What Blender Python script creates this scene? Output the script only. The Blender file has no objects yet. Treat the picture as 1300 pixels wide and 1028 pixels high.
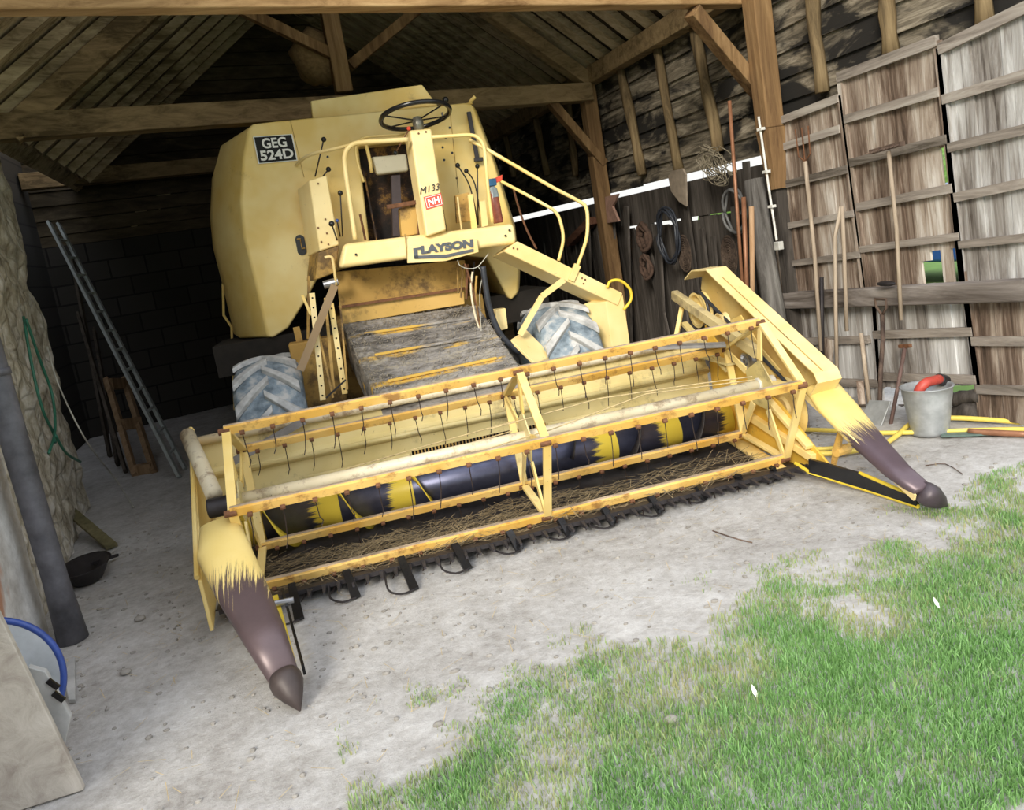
import bpy, bmesh, math, random
import numpy as np
from mathutils import Vector, Matrix, noise
random.seed(7)
sc = bpy.context.scene
COL = sc.collection
PI = math.pi

# ------------------------------------------------------------------ camera (surveyed from the photo)
F = 1020.0; CX, CY = 650.0, 470.0; CAMH = 1.7
def _cam():
    th = math.radians(9.5); dx, dy = 320-CX, -(359-CY)
    v = Vector((dx/F, dy/F, -1)).normalized()
    p = math.atan((-dx*math.sin(th)+dy*math.cos(th))/F)
    u = Vector((-math.sin(th)*math.cos(p), math.cos(th)*math.cos(p), math.sin(p)))
    x = v.cross(u)
    return Matrix(((x.x, v.x, u.x), (x.y, v.y, u.y), (x.z, v.z, u.z)))
R = _cam(); CP = Vector((0, 0, CAMH))
cd = bpy.data.cameras.new('camera'); cam = bpy.data.objects.new('camera', cd); COL.objects.link(cam)
cd.sensor_width = 36; cd.lens = 36*F/1300; cd.shift_y = -(514-CY)/1300; cd.clip_start = .05; cd.clip_end = 400
cam.matrix_world = Matrix.Translation(CP) @ R.transposed().to_4x4()
sc.camera = cam
def _ray(px, py): return R.transposed() @ Vector(((px-CX)/F, -(py-CY)/F, -1))
def on(px, py, n, d):
    r = _ray(px, py); n = Vector(n); t = (d-n.dot(CP))/n.dot(r); return CP+r*t
def WX(px, py, x): return on(px, py, (1, 0, 0), x)     # survey helpers: a sighted point on a wall, a cross plane or the ground
def WY(px, py, y): return on(px, py, (0, 1, 0), y)
def WZ(px, py, z=0): return on(px, py, (0, 0, 1), z)
# the combine's own frame: u across, v backwards, z up
PSI = math.radians(-4.5); O = Vector((1.3, 4.2, 0))
U = Vector((math.cos(PSI), math.sin(PSI), 0)); V = Vector((-math.sin(PSI), math.cos(PSI), 0))
def loc(P): d = P-O; return Vector((d.dot(U), d.dot(V), d.z))
def wld(u, v, z): return O+U*u+V*v+Vector((0, 0, z))
def PU(px, py, u): return loc(on(px, py, U, u+O.dot(U)))
def PV(px, py, v): return loc(on(px, py, V, v+O.dot(V)))
def PZ(px, py, z=0): return loc(WZ(px, py, z))

# ------------------------------------------------------------------ materials
MATS = {}
def mat(name, fn):
    if name in MATS: return MATS[name]
    m = bpy.data.materials.new(name); m.use_nodes = True
    nt = m.node_tree; b = nt.nodes['Principled BSDF']
    fn(nt, b); MATS[name] = m; return m
def N(nt, t, **k):
    n = nt.nodes.new(t)
    for a, v in k.items():
        if a in ('op',): n.operation = v
        elif hasattr(n, a): setattr(n, a, v)
    return n
def noise_tex(nt, scale, stretch=(1, 1, 1), detail=5, rough=.6, dist=0, rot=(0, 0, 0), coord='Object'):
    tc = N(nt, 'ShaderNodeTexCoord'); mp = N(nt, 'ShaderNodeMapping'); n = N(nt, 'ShaderNodeTexNoise')
    mp.inputs['Scale'].default_value = stretch; mp.inputs['Rotation'].default_value = rot
    n.inputs['Scale'].default_value = scale; n.inputs['Detail'].default_value = detail
    n.inputs['Roughness'].default_value = rough; n.inputs['Distortion'].default_value = dist
    nt.links.new(tc.outputs[coord], mp.inputs[0]); nt.links.new(mp.outputs[0], n.inputs['Vector'])
    return n.outputs['Fac']
def ramp(nt, fac, stops):
    r = N(nt, 'ShaderNodeValToRGB'); e = r.color_ramp.elements
    while len(e) < len(stops): e.new(.5)
    for i, (p, c) in enumerate(stops):
        e[i].position = p; e[i].color = (*c, 1)
    nt.links.new(fac, r.inputs[0]); return r.outputs[0]
def mix(nt, fac, a, b, mode='MIX'):
    m = N(nt, 'ShaderNodeMix'); m.data_type = 'RGBA'; m.blend_type = mode
    def put(s, x):
        if isinstance(x, (tuple, list)): s.default_value = (*x, 1)
        elif isinstance(x, (int, float)): s.default_value = x
        else: nt.links.new(x, s)
    put(m.inputs[0], fac); put(m.inputs[6], a); put(m.inputs[7], b); return m.outputs[2]
def math_(nt, op, a, b=0.0, c=None):
    m = N(nt, 'ShaderNodeMath'); m.operation = op
    for i, x in enumerate((a, b, c)):
        if x is None: continue
        if isinstance(x, (int, float)): m.inputs[i].default_value = x
        else: nt.links.new(x, m.inputs[i])
    return m.outputs[0]
def step(nt, fac, lo, hi):
    m = N(nt, 'ShaderNodeMapRange'); m.inputs[1].default_value = lo; m.inputs[2].default_value = hi
    nt.links.new(fac, m.inputs[0]); return m.outputs[0]
def bump(nt, b, h, s=.3, d=.01):
    n = N(nt, 'ShaderNodeBump'); n.inputs['Strength'].default_value = s; n.inputs['Distance'].default_value = d
    nt.links.new(h, n.inputs['Height']); nt.links.new(n.outputs[0], b.inputs['Normal'])
def sepxyz(nt):
    tc = N(nt, 'ShaderNodeTexCoord'); s = N(nt, 'ShaderNodeSeparateXYZ'); nt.links.new(tc.outputs['Object'], s.inputs[0]); return s
def paint(name, col, dirt=(.25, .13, .05), amt=.5, rough=.45, fade=None, dscale=4, spots=.62):
    fade = fade or tuple(min(1, c*1.15+.04) for c in col)
    def fn(nt, b):
        a = noise_tex(nt, 2.2, detail=3); c1 = mix(nt, step(nt, a, .35, .7), col, fade)
        d = noise_tex(nt, dscale, detail=8, rough=.7); m = step(nt, d, spots, spots+.12)
        c2 = mix(nt, math_(nt, 'MULTIPLY', m, amt), c1, dirt)
        s = noise_tex(nt, 55, detail=2); m2 = step(nt, s, .71, .76)
        c3 = mix(nt, math_(nt, 'MULTIPLY', m2, amt), c2, (.12, .06, .03))
        nt.links.new(c3, b.inputs['Base Color']); b.inputs['Roughness'].default_value = rough
        bump(nt, b, d, .12, .004)
    return mat(name, fn)
def plain(name, col, rough=.6, metal=0, var=.25, scale=12, bs=.2):
    def fn(nt, b):
        a = noise_tex(nt, scale, detail=5)
        nt.links.new(mix(nt, step(nt, a, .3, .7), tuple(c*(1-var) for c in col), tuple(min(1, c*(1+var)) for c in col)), b.inputs['Base Color'])
        b.inputs['Roughness'].default_value = rough; b.inputs['Metallic'].default_value = metal
        bump(nt, b, a, bs, .004)
    return mat(name, fn)
def wood(name, cols, axis='z', scale=6, knots=.5, bs=.5, wide=1.0):
    k = {'x': (.09, wide, 1), 'y': (wide, .09, 1), 'z': (wide, 1, .09), 'n': (1, 1, 1)}[axis]
    def fn(nt, b):
        g = noise_tex(nt, scale*3, k, detail=8, rough=.7, dist=.6)
        g2 = noise_tex(nt, scale*.35, k, detail=4, rough=.6)
        s = math_(nt, 'ADD', math_(nt, 'MULTIPLY', g, .55), math_(nt, 'MULTIPLY', g2, .45))
        n = len(cols); st = [(.38+.26*i/(n-1), c) for i, c in enumerate(cols)]
        nt.links.new(ramp(nt, s, st), b.inputs['Base Color'])
        b.inputs['Roughness'].default_value = .85; b.inputs['Specular IOR Level'].default_value = .2
        bump(nt, b, g, bs, .01)
    return mat(name, fn)

yel = paint('yellow_paint', (.82, .58, .17), amt=.55, fade=(.94, .77, .36), dscale=2.5, spots=.62)
yel_pale = paint('pale_yellow_paint', (.80, .60, .24), amt=.5, fade=(.92, .76, .40), dscale=5, spots=.64)
yel_cream = paint('cream_header_paint', (.76, .64, .32), dirt=(.22, .17, .09), amt=.7, fade=(.62, .50, .20), dscale=4, spots=.55)
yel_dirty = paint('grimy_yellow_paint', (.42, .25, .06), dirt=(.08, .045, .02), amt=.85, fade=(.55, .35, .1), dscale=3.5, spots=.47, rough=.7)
orange = paint('orange_rusted_paint', (.70, .40, .075), dirt=(.26, .11, .035), amt=.75, fade=(.88, .62, .22), dscale=10, spots=.53)
bright = paint('bright_yellow_paint', (.78, .55, .04), dirt=(.3, .18, .03), amt=.5, fade=(.85, .66, .07), dscale=5, spots=.62)
tube_m = paint('dirty_cream_tube', (.72, .62, .42), dirt=(.3, .2, .12), amt=.8, fade=(.85, .78, .6), dscale=10, spots=.52)
black_m = plain('black_enamel', (.012, .012, .013), .25)
iron = plain('dark_iron', (.045, .04, .042), .5, .5)
rust = plain('rusty_iron', (.17, .075, .035), .8, .2, .4, 25)
steel = plain('bare_steel', (.45, .46, .48), .35, .8)
white_m = plain('white_letters', (.85, .85, .82), .5, 0, .05)
grey_letter = plain('slate_letters', (.09, .10, .12), .5, 0, .1)
red_m = plain('red_sticker', (.75, .08, .04), .5, 0, .1)
rubber = plain('hose_rubber', (.03, .034, .045), .45, 0, .3)
galv = plain('galvanised_steel', (.42, .44, .45), .5, .5, .25, 9)
straw_m = plain('straw', (.50, .39, .20), .8, 0, .4, 30)
chaff_m = plain('chaff_dust', (.30, .25, .17), .95, 0, .55, 60, .8)
yhose = plain('yellow_hose', (.80, .62, .12), .5, 0, .15)
green_m = plain('green_hose', (.03, .16, .10), .5)
cable_m = plain('white_cable', (.5, .49, .42), .6)
blue_m = plain('blue_plastic', (.03, .07, .30), .35)
copper = plain('copper_pipe', (.30, .14, .075), .5, .3)
burlap = plain('burlap', (.25, .16, .075), .95, 0, .3, 30, .8)
old_pipe = plain('weathered_drainpipe', (.10, .10, .115), .6, .1, .5, 7)
concrete = plain('pale_concrete', (.42, .42, .41), .9, 0, .3, 6, .5)
stone_m = plain('field_stone', (.30, .28, .25), .9, 0, .35, 8, .6)
def f(nt, b):
    g = noise_tex(nt, 9, detail=6); nt.links.new(ramp(nt, g, [(.35, (.11, .145, .175)), (.52, (.26, .32, .37)), (.66, (.56, .55, .53))]), b.inputs['Base Color'])
    b.inputs['Roughness'].default_value = .8; bump(nt, b, noise_tex(nt, 90), .3, .003)
tyre_m = mat('dusty_tyre_rubber', f)
lug_m = plain('worn_tyre_lug', (.50, .50, .49), .85, 0, .3, 14)
def brush(name, lo, hi, wornc):   # yellow paint worn to bare steel towards the nose, ragged along the length (v)
    def fn(nt, b):
        s = sepxyz(nt); g = noise_tex(nt, 12, (7, .22, .22), detail=6, rough=.8)
        t = math_(nt, 'ADD', s.outputs[1], math_(nt, 'MULTIPLY', math_(nt, 'SUBTRACT', g, .5), .85))
        m = step(nt, t, lo, hi)
        w = noise_tex(nt, 7, detail=5); wc = mix(nt, w, tuple(c*.7 for c in wornc), tuple(c*1.35 for c in wornc))
        y = mix(nt, noise_tex(nt, 3), (.78, .56, .14), (.92, .75, .34))
        nt.links.new(mix(nt, m, wc, y), b.inputs['Base Color']); b.inputs['Roughness'].default_value = .38
        nt.links.new(math_(nt, 'MULTIPLY', math_(nt, 'SUBTRACT', 1.0, m), .3), b.inputs['Metallic'])
        bump(nt, b, w, .1, .003)
    return mat(name, fn)
div_l = brush('worn_divider_left', -.56, -.48, (.105, .074, .078))
div_r = brush('worn_divider_right', -.47, -.38, (.11, .078, .092))
def f(nt, b):    # auger tube: polished dark steel, yellow left beside each flight
    s = sepxyz(nt); x = math_(nt, 'ABSOLUTE', s.outputs[0])
    g = noise_tex(nt, 7, (.35, 6, 6), detail=5, rough=.85)
    ph = math_(nt, 'FRACT', math_(nt, 'DIVIDE', math_(nt, 'ADD', s.outputs[0], 1.60), .47))
    t = math_(nt, 'ADD', ph, math_(nt, 'MULTIPLY', math_(nt, 'SUBTRACT', g, .5), .7))
    m = step(nt, t, .64, .70)
    m = math_(nt, 'MULTIPLY', m, step(nt, x, .42, .46))
    d = noise_tex(nt, 9, detail=5)
    st = mix(nt, d, (.045, .045, .075), (.17, .18, .27))
    nt.links.new(mix(nt, m, st, (.80, .60, .07)), b.inputs['Base Color'])
    nt.links.new(math_(nt, 'MULTIPLY', math_(nt, 'SUBTRACT', 1.0, m), .75), b.inputs['Metallic'])
    b.inputs['Roughness'].default_value = .33
auger_m = mat('polished_auger_steel', f)
def f(nt, b):    # feeder house top: dull grime, chaff and ridges where yellow shows
    s = sepxyz(nt); g = noise_tex(nt, 5, (.5, 1.6, 1.6), detail=8, rough=.75)
    base = ramp(nt, g, [(.36, (.05, .045, .04)), (.46, (.20, .185, .17)), (.55, (.34, .32, .30)), (.64, (.42, .37, .27))])
    fr = math_(nt, 'FRACT', math_(nt, 'MULTIPLY', s.outputs[1], 3.45)); w = math_(nt, 'ABSOLUTE', math_(nt, 'SUBTRACT', fr, .5))
    m = math_(nt, 'MULTIPLY', step(nt, w, .12, .06), step(nt, noise_tex(nt, 2.5, (.6, 2, 2), detail=3), .52, .58))
    nt.links.new(mix(nt, m, base, (.66, .42, .08)), b.inputs['Base Color']); b.inputs['Roughness'].default_value = .75
    bump(nt, b, noise_tex(nt, 60), .5, .006)
feeder_m = mat('grimy_feeder_sheet', f)
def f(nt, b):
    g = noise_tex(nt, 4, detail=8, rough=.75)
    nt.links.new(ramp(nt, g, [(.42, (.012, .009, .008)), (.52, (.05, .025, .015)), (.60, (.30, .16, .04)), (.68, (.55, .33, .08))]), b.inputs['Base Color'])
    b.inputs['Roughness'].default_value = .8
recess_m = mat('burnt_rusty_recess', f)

oak = wood('honey_oak_beam', [(.16, .085, .035), (.38, .235, .11), (.55, .37, .19)], 'x', 4)
oak_z = wood('honey_oak_post', [(.10, .055, .028), (.25, .15, .07), (.40, .26, .13)], 'z', 4)
oak_d = wood('dark_oak_beam', [(.10, .07, .035), (.30, .21, .11), (.46, .33, .18)], 'x', 4)
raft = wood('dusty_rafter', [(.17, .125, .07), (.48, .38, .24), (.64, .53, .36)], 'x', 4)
stud_m = wood('round_split_stud', [(.05, .035, .02), (.21, .15, .08), (.36, .27, .15)], 'z', 4)
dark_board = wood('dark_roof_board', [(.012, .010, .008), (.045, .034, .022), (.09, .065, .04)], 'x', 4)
grey_z = wood('silvered_board', [(.07, .055, .045), (.27, .245, .225), (.50, .49, .48), (.74, .74, .74)], 'z', 4.5)
grey_y = wood('silvered_batten', [(.09, .075, .06), (.31, .27, .235), (.52, .48, .43)], 'y', 4)
brown_z = wood('brown_stained_board', [(.035, .024, .017), (.17, .12, .09), (.40, .33, .27), (.66, .62, .57)], 'z', 4.5)
tool_m = wood('ash_handle', [(.22, .17, .12), (.42, .34, .26), (.58, .50, .40)], 'z', 5, bs=.2)
tool_d = wood('dark_handle', [(.05, .035, .03), (.13, .09, .07), (.22, .16, .12)], 'z', 5, bs=.2)
slab_m = wood('grey_slab', [(.02, .017, .015), (.075, .065, .057), (.17, .15, .135)], 'z', 4)
def f(nt, b):   # tarred weatherboards with dark mould blotches
    g = noise_tex(nt, 14, (1, .13, 1), detail=8, rough=.7, dist=.8); bl = noise_tex(nt, 2.6, (1, .55, 1.5), detail=5, rough=.6, dist=.5)
    c = ramp(nt, g, [(.38, (.06, .05, .035)), (.52, (.22, .185, .135)), (.64, (.40, .35, .27))])
    m = step(nt, bl, .53, .43)
    nt.links.new(mix(nt, m, c, (.014, .012, .010)), b.inputs['Base Color']); b.inputs['Roughness'].default_value = .9
    bump(nt, b, g, .5, .01)
wb_m = mat('mouldy_weatherboard', f)
def f(nt, b):
    v = N(nt, 'ShaderNodeTexVoronoi'); tc = N(nt, 'ShaderNodeTexCoord'); mp = N(nt, 'ShaderNodeMapping'); mp.inputs['Scale'].default_value = (1, 3.2, 5)
    nt.links.new(tc.outputs['Object'], mp.inputs[0]); nt.links.new(mp.outputs[0], v.inputs['Vector']); v.feature = 'DISTANCE_TO_EDGE'; v.inputs['Scale'].default_value = 1.2
    e = step(nt, v.outputs[0], 0, .09); g = noise_tex(nt, 5, detail=8, rough=.7)
    c = ramp(nt, g, [(.34, (.22, .18, .12)), (.5, (.52, .47, .36)), (.64, (.76, .73, .66))])
    nt.links.new(mix(nt, math_(nt, 'MULTIPLY', math_(nt, 'SUBTRACT', 1.0, e), .35), c, (.13, .11, .08)), b.inputs['Base Color']); b.inputs['Roughness'].default_value = .95
    bump(nt, b, math_(nt, 'ADD', math_(nt, 'MULTIPLY', e, .4), g), .7, .03)
stonewall = mat('limewashed_stone', f)
def f(nt, b):
    g = noise_tex(nt, 3, detail=8, rough=.7); r_ = noise_tex(nt, 1.6, (1, 1, .5), detail=4)
    c = ramp(nt, g, [(.35, (.42, .40, .37)), (.6, (.78, .77, .75))])
    nt.links.new(mix(nt, step(nt, r_, .58, .64), c, (.46, .24, .15)), b.inputs['Base Color']); b.inputs['Roughness'].default_value = .9
    bump(nt, b, g, .6, .02)
pier_m = mat('whitewashed_brick', f)
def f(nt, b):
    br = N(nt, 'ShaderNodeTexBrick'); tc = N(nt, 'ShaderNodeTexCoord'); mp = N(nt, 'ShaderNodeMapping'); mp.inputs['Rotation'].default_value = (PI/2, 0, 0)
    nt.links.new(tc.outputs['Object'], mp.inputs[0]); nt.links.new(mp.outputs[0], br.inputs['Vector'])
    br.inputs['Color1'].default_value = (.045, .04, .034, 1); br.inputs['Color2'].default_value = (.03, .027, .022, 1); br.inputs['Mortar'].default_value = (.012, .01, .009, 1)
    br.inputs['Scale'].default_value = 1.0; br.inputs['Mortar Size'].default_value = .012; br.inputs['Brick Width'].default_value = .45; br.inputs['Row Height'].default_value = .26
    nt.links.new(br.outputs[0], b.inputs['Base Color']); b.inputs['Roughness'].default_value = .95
block_m = mat('dark_blockwork', f)  # very dark block and mortar tones
def f(nt, b):   # trodden dusty yard
    a = noise_tex(nt, .9, detail=6, rough=.65); g = noise_tex(nt, 22, detail=8, rough=.8); h = noise_tex(nt, 5, detail=6, rough=.7)
    s = math_(nt, 'ADD', math_(nt, 'MULTIPLY', a, .3), math_(nt, 'ADD', math_(nt, 'MULTIPLY', h, .3), math_(nt, 'MULTIPLY', g, .4)))
    c = ramp(nt, s, [(.34, (.20, .18, .16)), (.44, (.38, .36, .335)), (.54, (.52, .505, .485)), (.64, (.66, .65, .63))])
    nt.links.new(c, b.inputs['Base Color']); b.inputs['Roughness'].default_value = .95
    bump(nt, b, math_(nt, 'ADD', math_(nt, 'MULTIPLY', h, 1.5), g), .55, .02)
ground_m = mat('trodden_dust', f)
soil_m = plain('grassy_soil', (.16, .15, .07), .95, 0, .4, 20, .5)
field_m = plain('meadow', (.14, .25, .05), .95, 0, .3, 1)
def f(nt, b):
    a = N(nt, 'ShaderNodeVertexColor'); a.layer_name = 'tint'
    nt.links.new(a.outputs[0], b.inputs['Base Color']); b.inputs['Roughness'].default_value = .6
    b.inputs['Specular IOR Level'].default_value = .25
    tr = N(nt, 'ShaderNodeBsdfTranslucent'); mx = N(nt, 'ShaderNodeMixShader'); mx.inputs[0].default_value = .3
    nt.links.new(a.outputs[0], tr.inputs[0]); nt.links.new(b.outputs[0], mx.inputs[1]); nt.links.new(tr.outputs[0], mx.inputs[2])
    nt.links.new(mx.outputs[0], nt.nodes['Material Output'].inputs[0])
grass_m = mat('grass_blades', f)

# ------------------------------------------------------------------ mesh builder
class MB:
    def __init__(s): s.v = []; s.f = []
    def add(s, vs, fs):
        k = len(s.v); s.v += [Vector(p) for p in vs]; s.f += [tuple(i+k for i in q) for q in fs]; return s
    def hexa(s, a, b):      # two quads
        s.add(list(a)+list(b), [(3, 2, 1, 0), (4, 5, 6, 7), (0, 1, 5, 4), (1, 2, 6, 5), (2, 3, 7, 6), (3, 0, 4, 7)]); return s
    def box(s, lo, hi):
        x0, y0, z0 = lo; x1, y1, z1 = hi
        return s.hexa([(x0, y0, z0), (x1, y0, z0), (x1, y1, z0), (x0, y1, z0)], [(x0, y0, z1), (x1, y0, z1), (x1, y1, z1), (x0, y1, z1)])
    def beam(s, p0, p1, w, h, up=(0, 0, 1), w1=None, h1=None):
        p0 = Vector(p0); p1 = Vector(p1); d = (p1-p0).normalized(); up = Vector(up)
        if abs(d.dot(up)) > .98: up = Vector((0, 1, 0))
        r = d.cross(up).normalized(); n = r.cross(d).normalized(); w1 = w1 or w; h1 = h1 or h
        q = lambda p, w, h: [p-r*w/2-n*h/2, p+r*w/2-n*h/2, p+r*w/2+n*h/2, p-r*w/2+n*h/2]
        return s.hexa(q(p0, w, h), q(p1, w1, h1))
    def prism(s, poly, ext):
        poly = [Vector(p) for p in poly]; e = Vector(ext); n = len(poly)
        s.add(poly+[p+e for p in poly], [tuple(range(n)), tuple(range(2*n-1, n-1, -1))]+[(i, i+n, (i+1) % n+n, (i+1) % n) for i in range(n)]); return s
    def tube(s, pts, r, n=8, cap=True):
        pts = [Vector(p) for p in pts]; m = len(pts); rs = r if isinstance(r, (list, tuple)) else [r]*m
        t0 = (pts[1]-pts[0]).normalized(); up = Vector((0, 0, 1)) if abs(t0.z) < .9 else Vector((1, 0, 0))
        a = t0.cross(up).normalized(); vs = []; fs = []
        for i, p in enumerate(pts):
            t = ((pts[min(i+1, m-1)]-pts[i]).normalized()+(pts[i]-pts[max(i-1, 0)]).normalized())
            t = t.normalized() if t.length > 1e-6 else t0
            a = (a-t*a.dot(t)).normalized(); b = t.cross(a)
            for k in range(n):
                an = 2*PI*k/n; vs.append(p+(a*math.cos(an)+b*math.sin(an))*rs[i])
        for i in range(m-1):
            for k in range(n):
                fs.append((i*n+k, i*n+(k+1) % n, (i+1)*n+(k+1) % n, (i+1)*n+k))
        if cap: fs += [tuple(range(n-1, -1, -1)), tuple(range((m-1)*n, m*n))]
        return s.add(vs, fs)
    def lathe(s, c, ax, prof, n=32, closed=False):    # prof: (offset along axis, radius)
        c = Vector(c); ax = Vector(ax).normalized(); a = ax.orthogonal().normalized(); b = ax.cross(a); m = len(prof); vs = []; fs = []
        for h, r in prof:
            for k in range(n):
                an = 2*PI*k/n; vs.append(c+ax*h+(a*math.cos(an)+b*math.sin(an))*max(r, 1e-4))
        for i in range(m if closed else m-1):
            j = (i+1) % m
            for k in range(n): fs.append((i*n+k, i*n+(k+1) % n, j*n+(k+1) % n, j*n+k))
        return s.add(vs, fs)
    def cyl(s, p0, p1, r, n=16): return s.tube([p0, p1], r, n)
    def ball(s, c, r, n=12):
        if not isinstance(r, (tuple, list)): r = (r, r, r)
        c = Vector(c); vs = []; fs = []; m = n//2
        for i in range(m+1):
            th = PI*i/m
            for k in range(n):
                ph = 2*PI*k/n; vs.append(c+Vector((r[0]*math.sin(th)*math.cos(ph), r[1]*math.sin(th)*math.sin(ph), r[2]*math.cos(th))))
        for i in range(m):
            for k in range(n): fs.append((i*n+k, i*n+(k+1) % n, (i+1)*n+(k+1) % n, (i+1)*n+k))
        return s.add(vs, fs)
    def loft(s, rings, close=True, cap=True):
        n = len(rings[0]); vs = [p for r in rings for p in r]; fs = []
        for i in range(len(rings)-1):
            for k in range(n if close else n-1): fs.append((i*n+k, i*n+(k+1) % n, (i+1)*n+(k+1) % n, (i+1)*n+k))
        if cap and close: fs += [tuple(range(n-1, -1, -1)), tuple(range((len(rings)-1)*n, len(rings)*n))]
        return s.add(vs, fs)
    def build(s, name, m, parent=None, smooth=False, bevel=0, label=None, cat=None, group=None, kind=None, solid=0):
        off = Vector((0, 0, 0))
        if parent is None and s.v:
            xs = [p.x for p in s.v]; ys = [p.y for p in s.v]; zs = [p.z for p in s.v]
            off = Vector(((min(xs)+max(xs))/2, (min(ys)+max(ys))/2, min(zs)))
        me = bpy.data.meshes.new(name); me.from_pydata([tuple(p-off) for p in s.v], [], s.f); me.update()
        bm = bmesh.new(); bm.from_mesh(me); bmesh.ops.recalc_face_normals(bm, faces=bm.faces); bm.to_mesh(me); bm.free()
        o = bpy.data.objects.new(name, me); COL.objects.link(o); o.location = off
        if parent: o.parent = parent
        me.materials.append(m)
        if smooth:
            for p in me.polygons: p.use_smooth = True
        if solid:
            md = o.modifiers.new('Solidify', 'SOLIDIFY'); md.thickness = solid; md.offset = 0
        if bevel:
            md = o.modifiers.new('Bevel', 'BEVEL'); md.width = bevel; md.segments = 3; md.limit_method = 'ANGLE'; md.angle_limit = math.radians(35)
            for p in me.polygons: p.use_smooth = True
            md.harden_normals = True
        tag(o, label, cat, group, kind); return o
def tag(o, label=None, cat=None, group=None, kind=None):
    for k, x in (('label', label), ('category', cat), ('group', group), ('kind', kind)):
        if x: o[k] = x
def empty(name, at, label, cat, group=None, rz=0):
    o = bpy.data.objects.new(name, None); COL.objects.link(o); o.location = at; o.rotation_euler = (0, 0, rz); o.empty_display_size = .1
    tag(o, label, cat, group); return o
def smooth_path(pts, k=6):      # Catmull-Rom
    P = [Vector(p) for p in pts]; out = []
    for i in range(len(P)-1):
        a = P[max(i-1, 0)]; b = P[i]; c = P[i+1]; d = P[min(i+2, len(P)-1)]
        for j in range(k):
            t = j/k; out.append(.5*((2*b)+(c-a)*t+(2*a-5*b+4*c-d)*t*t+(3*b-a-3*c+d)*t**3))
    out.append(P[-1]); return out
def text_part(s, name, m, parent, BL, BR, TL, offset=.0, label=None, ext=.002, shear=0):
    cu = bpy.data.curves.new('t', 'FONT'); cu.body = s; cu.size = 1; cu.offset = offset; cu.extrude = .01; cu.shear = shear
    ob = bpy.data.objects.new('t', cu); COL.objects.link(ob)
    bpy.context.view_layer.update()
    me = bpy.data.meshes.new_from_object(ob.evaluated_get(bpy.context.evaluated_depsgraph_get()))
    bpy.data.objects.remove(ob)
    xs = [v.co.x for v in me.vertices]; ys = [v.co.y for v in me.vertices]
    x0, x1, y0, y1 = min(xs), max(xs), min(ys), max(ys); BL, BR, TL = Vector(BL), Vector(BR), Vector(TL)
    n = (BR-BL).cross(TL-BL).normalized()
    for v in me.vertices: v.co = BL+(BR-BL)*((v.co.x-x0)/(x1-x0))+(TL-BL)*((v.co.y-y0)/(y1-y0))+n*(ext*(1 if v.co.z > 0 else -1))
    me.name = name; me.materials.clear(); me.materials.append(m)
    o = bpy.data.objects.new(name, me); COL.objects.link(o); o.parent = parent
    if label: o['label'] = label
    return o

# ================================================================== GROUND
mb = MB(); G = 60; gx0, gx1, gy0, gy1 = -3.2, 4.9, -2, 17
def gh(x, y): return .012*noise.noise(Vector((x*1.3, y*1.3, 0)))+.006*noise.noise(Vector((x*5, y*5, 3)))
nx, ny = 130, 200
for j in range(ny+1):
    for i in range(nx+1):
        x = gx0+(gx1-gx0)*i/nx; y = gy0+(gy1-gy0)*j/ny; mb.v.append(Vector((x, y, gh(x, y)-.006)))
for j in range(ny):
    for i in range(nx):
        a = j*(nx+1)+i; mb.f.append((a, a+1, a+nx+2, a+nx+1))
mb.build('floor', ground_m, kind='structure', smooth=True)
MB().box((4.9, -20, -.1), (60, 60, -.02)).build('floor', field_m, kind='structure')
MB().box((-40, -30, -.12), (4.8, -1.9, -.02)).build('floor', field_m, kind='structure')

# ================================================================== BARN FRAME
RX = 4.42
TR2 = WX(745, 106, 4.32); TL2 = WZ(12, 145, TR2.z)
TR1 = WX(944, 12, 4.32); TL1 = WZ(-2, 22, TR1.z)
d2 = (TL2-TR2); d2.z = 0; d2n = d2.normalized()
def on_frame(px, py, P, off=0):      # vertical plane of a cross frame
    n = Vector((-d2n.y, d2n.x, 0)); return on(px, py, n, n.dot(P)+off)
nf = Vector((-d2n.y, d2n.x, 0)); nf = nf if nf.y > 0 else -nf
def frame_dir(a, b): d = b-a; return d
L2 = TL2+(TL2-TR2)*.12
MB().beam(TR2+Vector((0, 0, -.11)), L2+Vector((0, 0, -.11)), .2, .21).build('tie_beam', oak_d, bevel=.01, label='brown oak tie beam crossing just above the combine hood', cat='beam')
L1 = TL1+(TL1-TR1)*.2
MB().beam(TR1+Vector((0, 0, .17)), L1+Vector((0, 0, .17)), .14, .3).build('tie_beam', oak, bevel=.012, label='pale honey oak tie beam along the very top of the barn mouth', cat='beam')
zt3 = TR2.z
TL3 = WZ(70, 228, zt3); TR3 = TL3-d2n*6.3
MB().beam(TR3, TL3+d2n*.4, .2, .2).build('tie_beam', oak_d, bevel=.01, label='dim tie beam at the back of the barn, left of the hood', cat='beam')
# posts on the right wall
def post(P, z1, m, w, label, z0=0, name='timber_post', dx=0):
    return MB().beam(Vector((P.x, P.y, z0)), Vector((P.x+dx, P.y, z1)), w, w, up=(0, 1, 0)).build(name, m, bevel=.012, label=label, cat='post')
post(Vector((4.33, TR2.y+.05, 0)), TR2.z, oak_z, .17, 'tall timber post carrying the tie beam behind the combine')
P1 = WX(960, 0, 4.33); np_ = empty('timber_post', (4.33, P1.y, 0), 'honey coloured post at the right of the barn mouth beside a white conduit', 'post')
MB().hexa([(-.05, -.05, 1.75), (.06, -.05, 1.75), (.06, .05, 1.75), (-.05, .05, 1.75)], [(-.085, -.085, 2.25), (.085, -.085, 2.25), (.085, .085, 2.25), (-.085, .085, 2.25)]).build('post_foot', oak_z, np_)
MB().box((-.085, -.085, 2.25), (.085, .085, 4.1)).build('post_shaft', oak_z, np_, bevel=.012)
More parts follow.
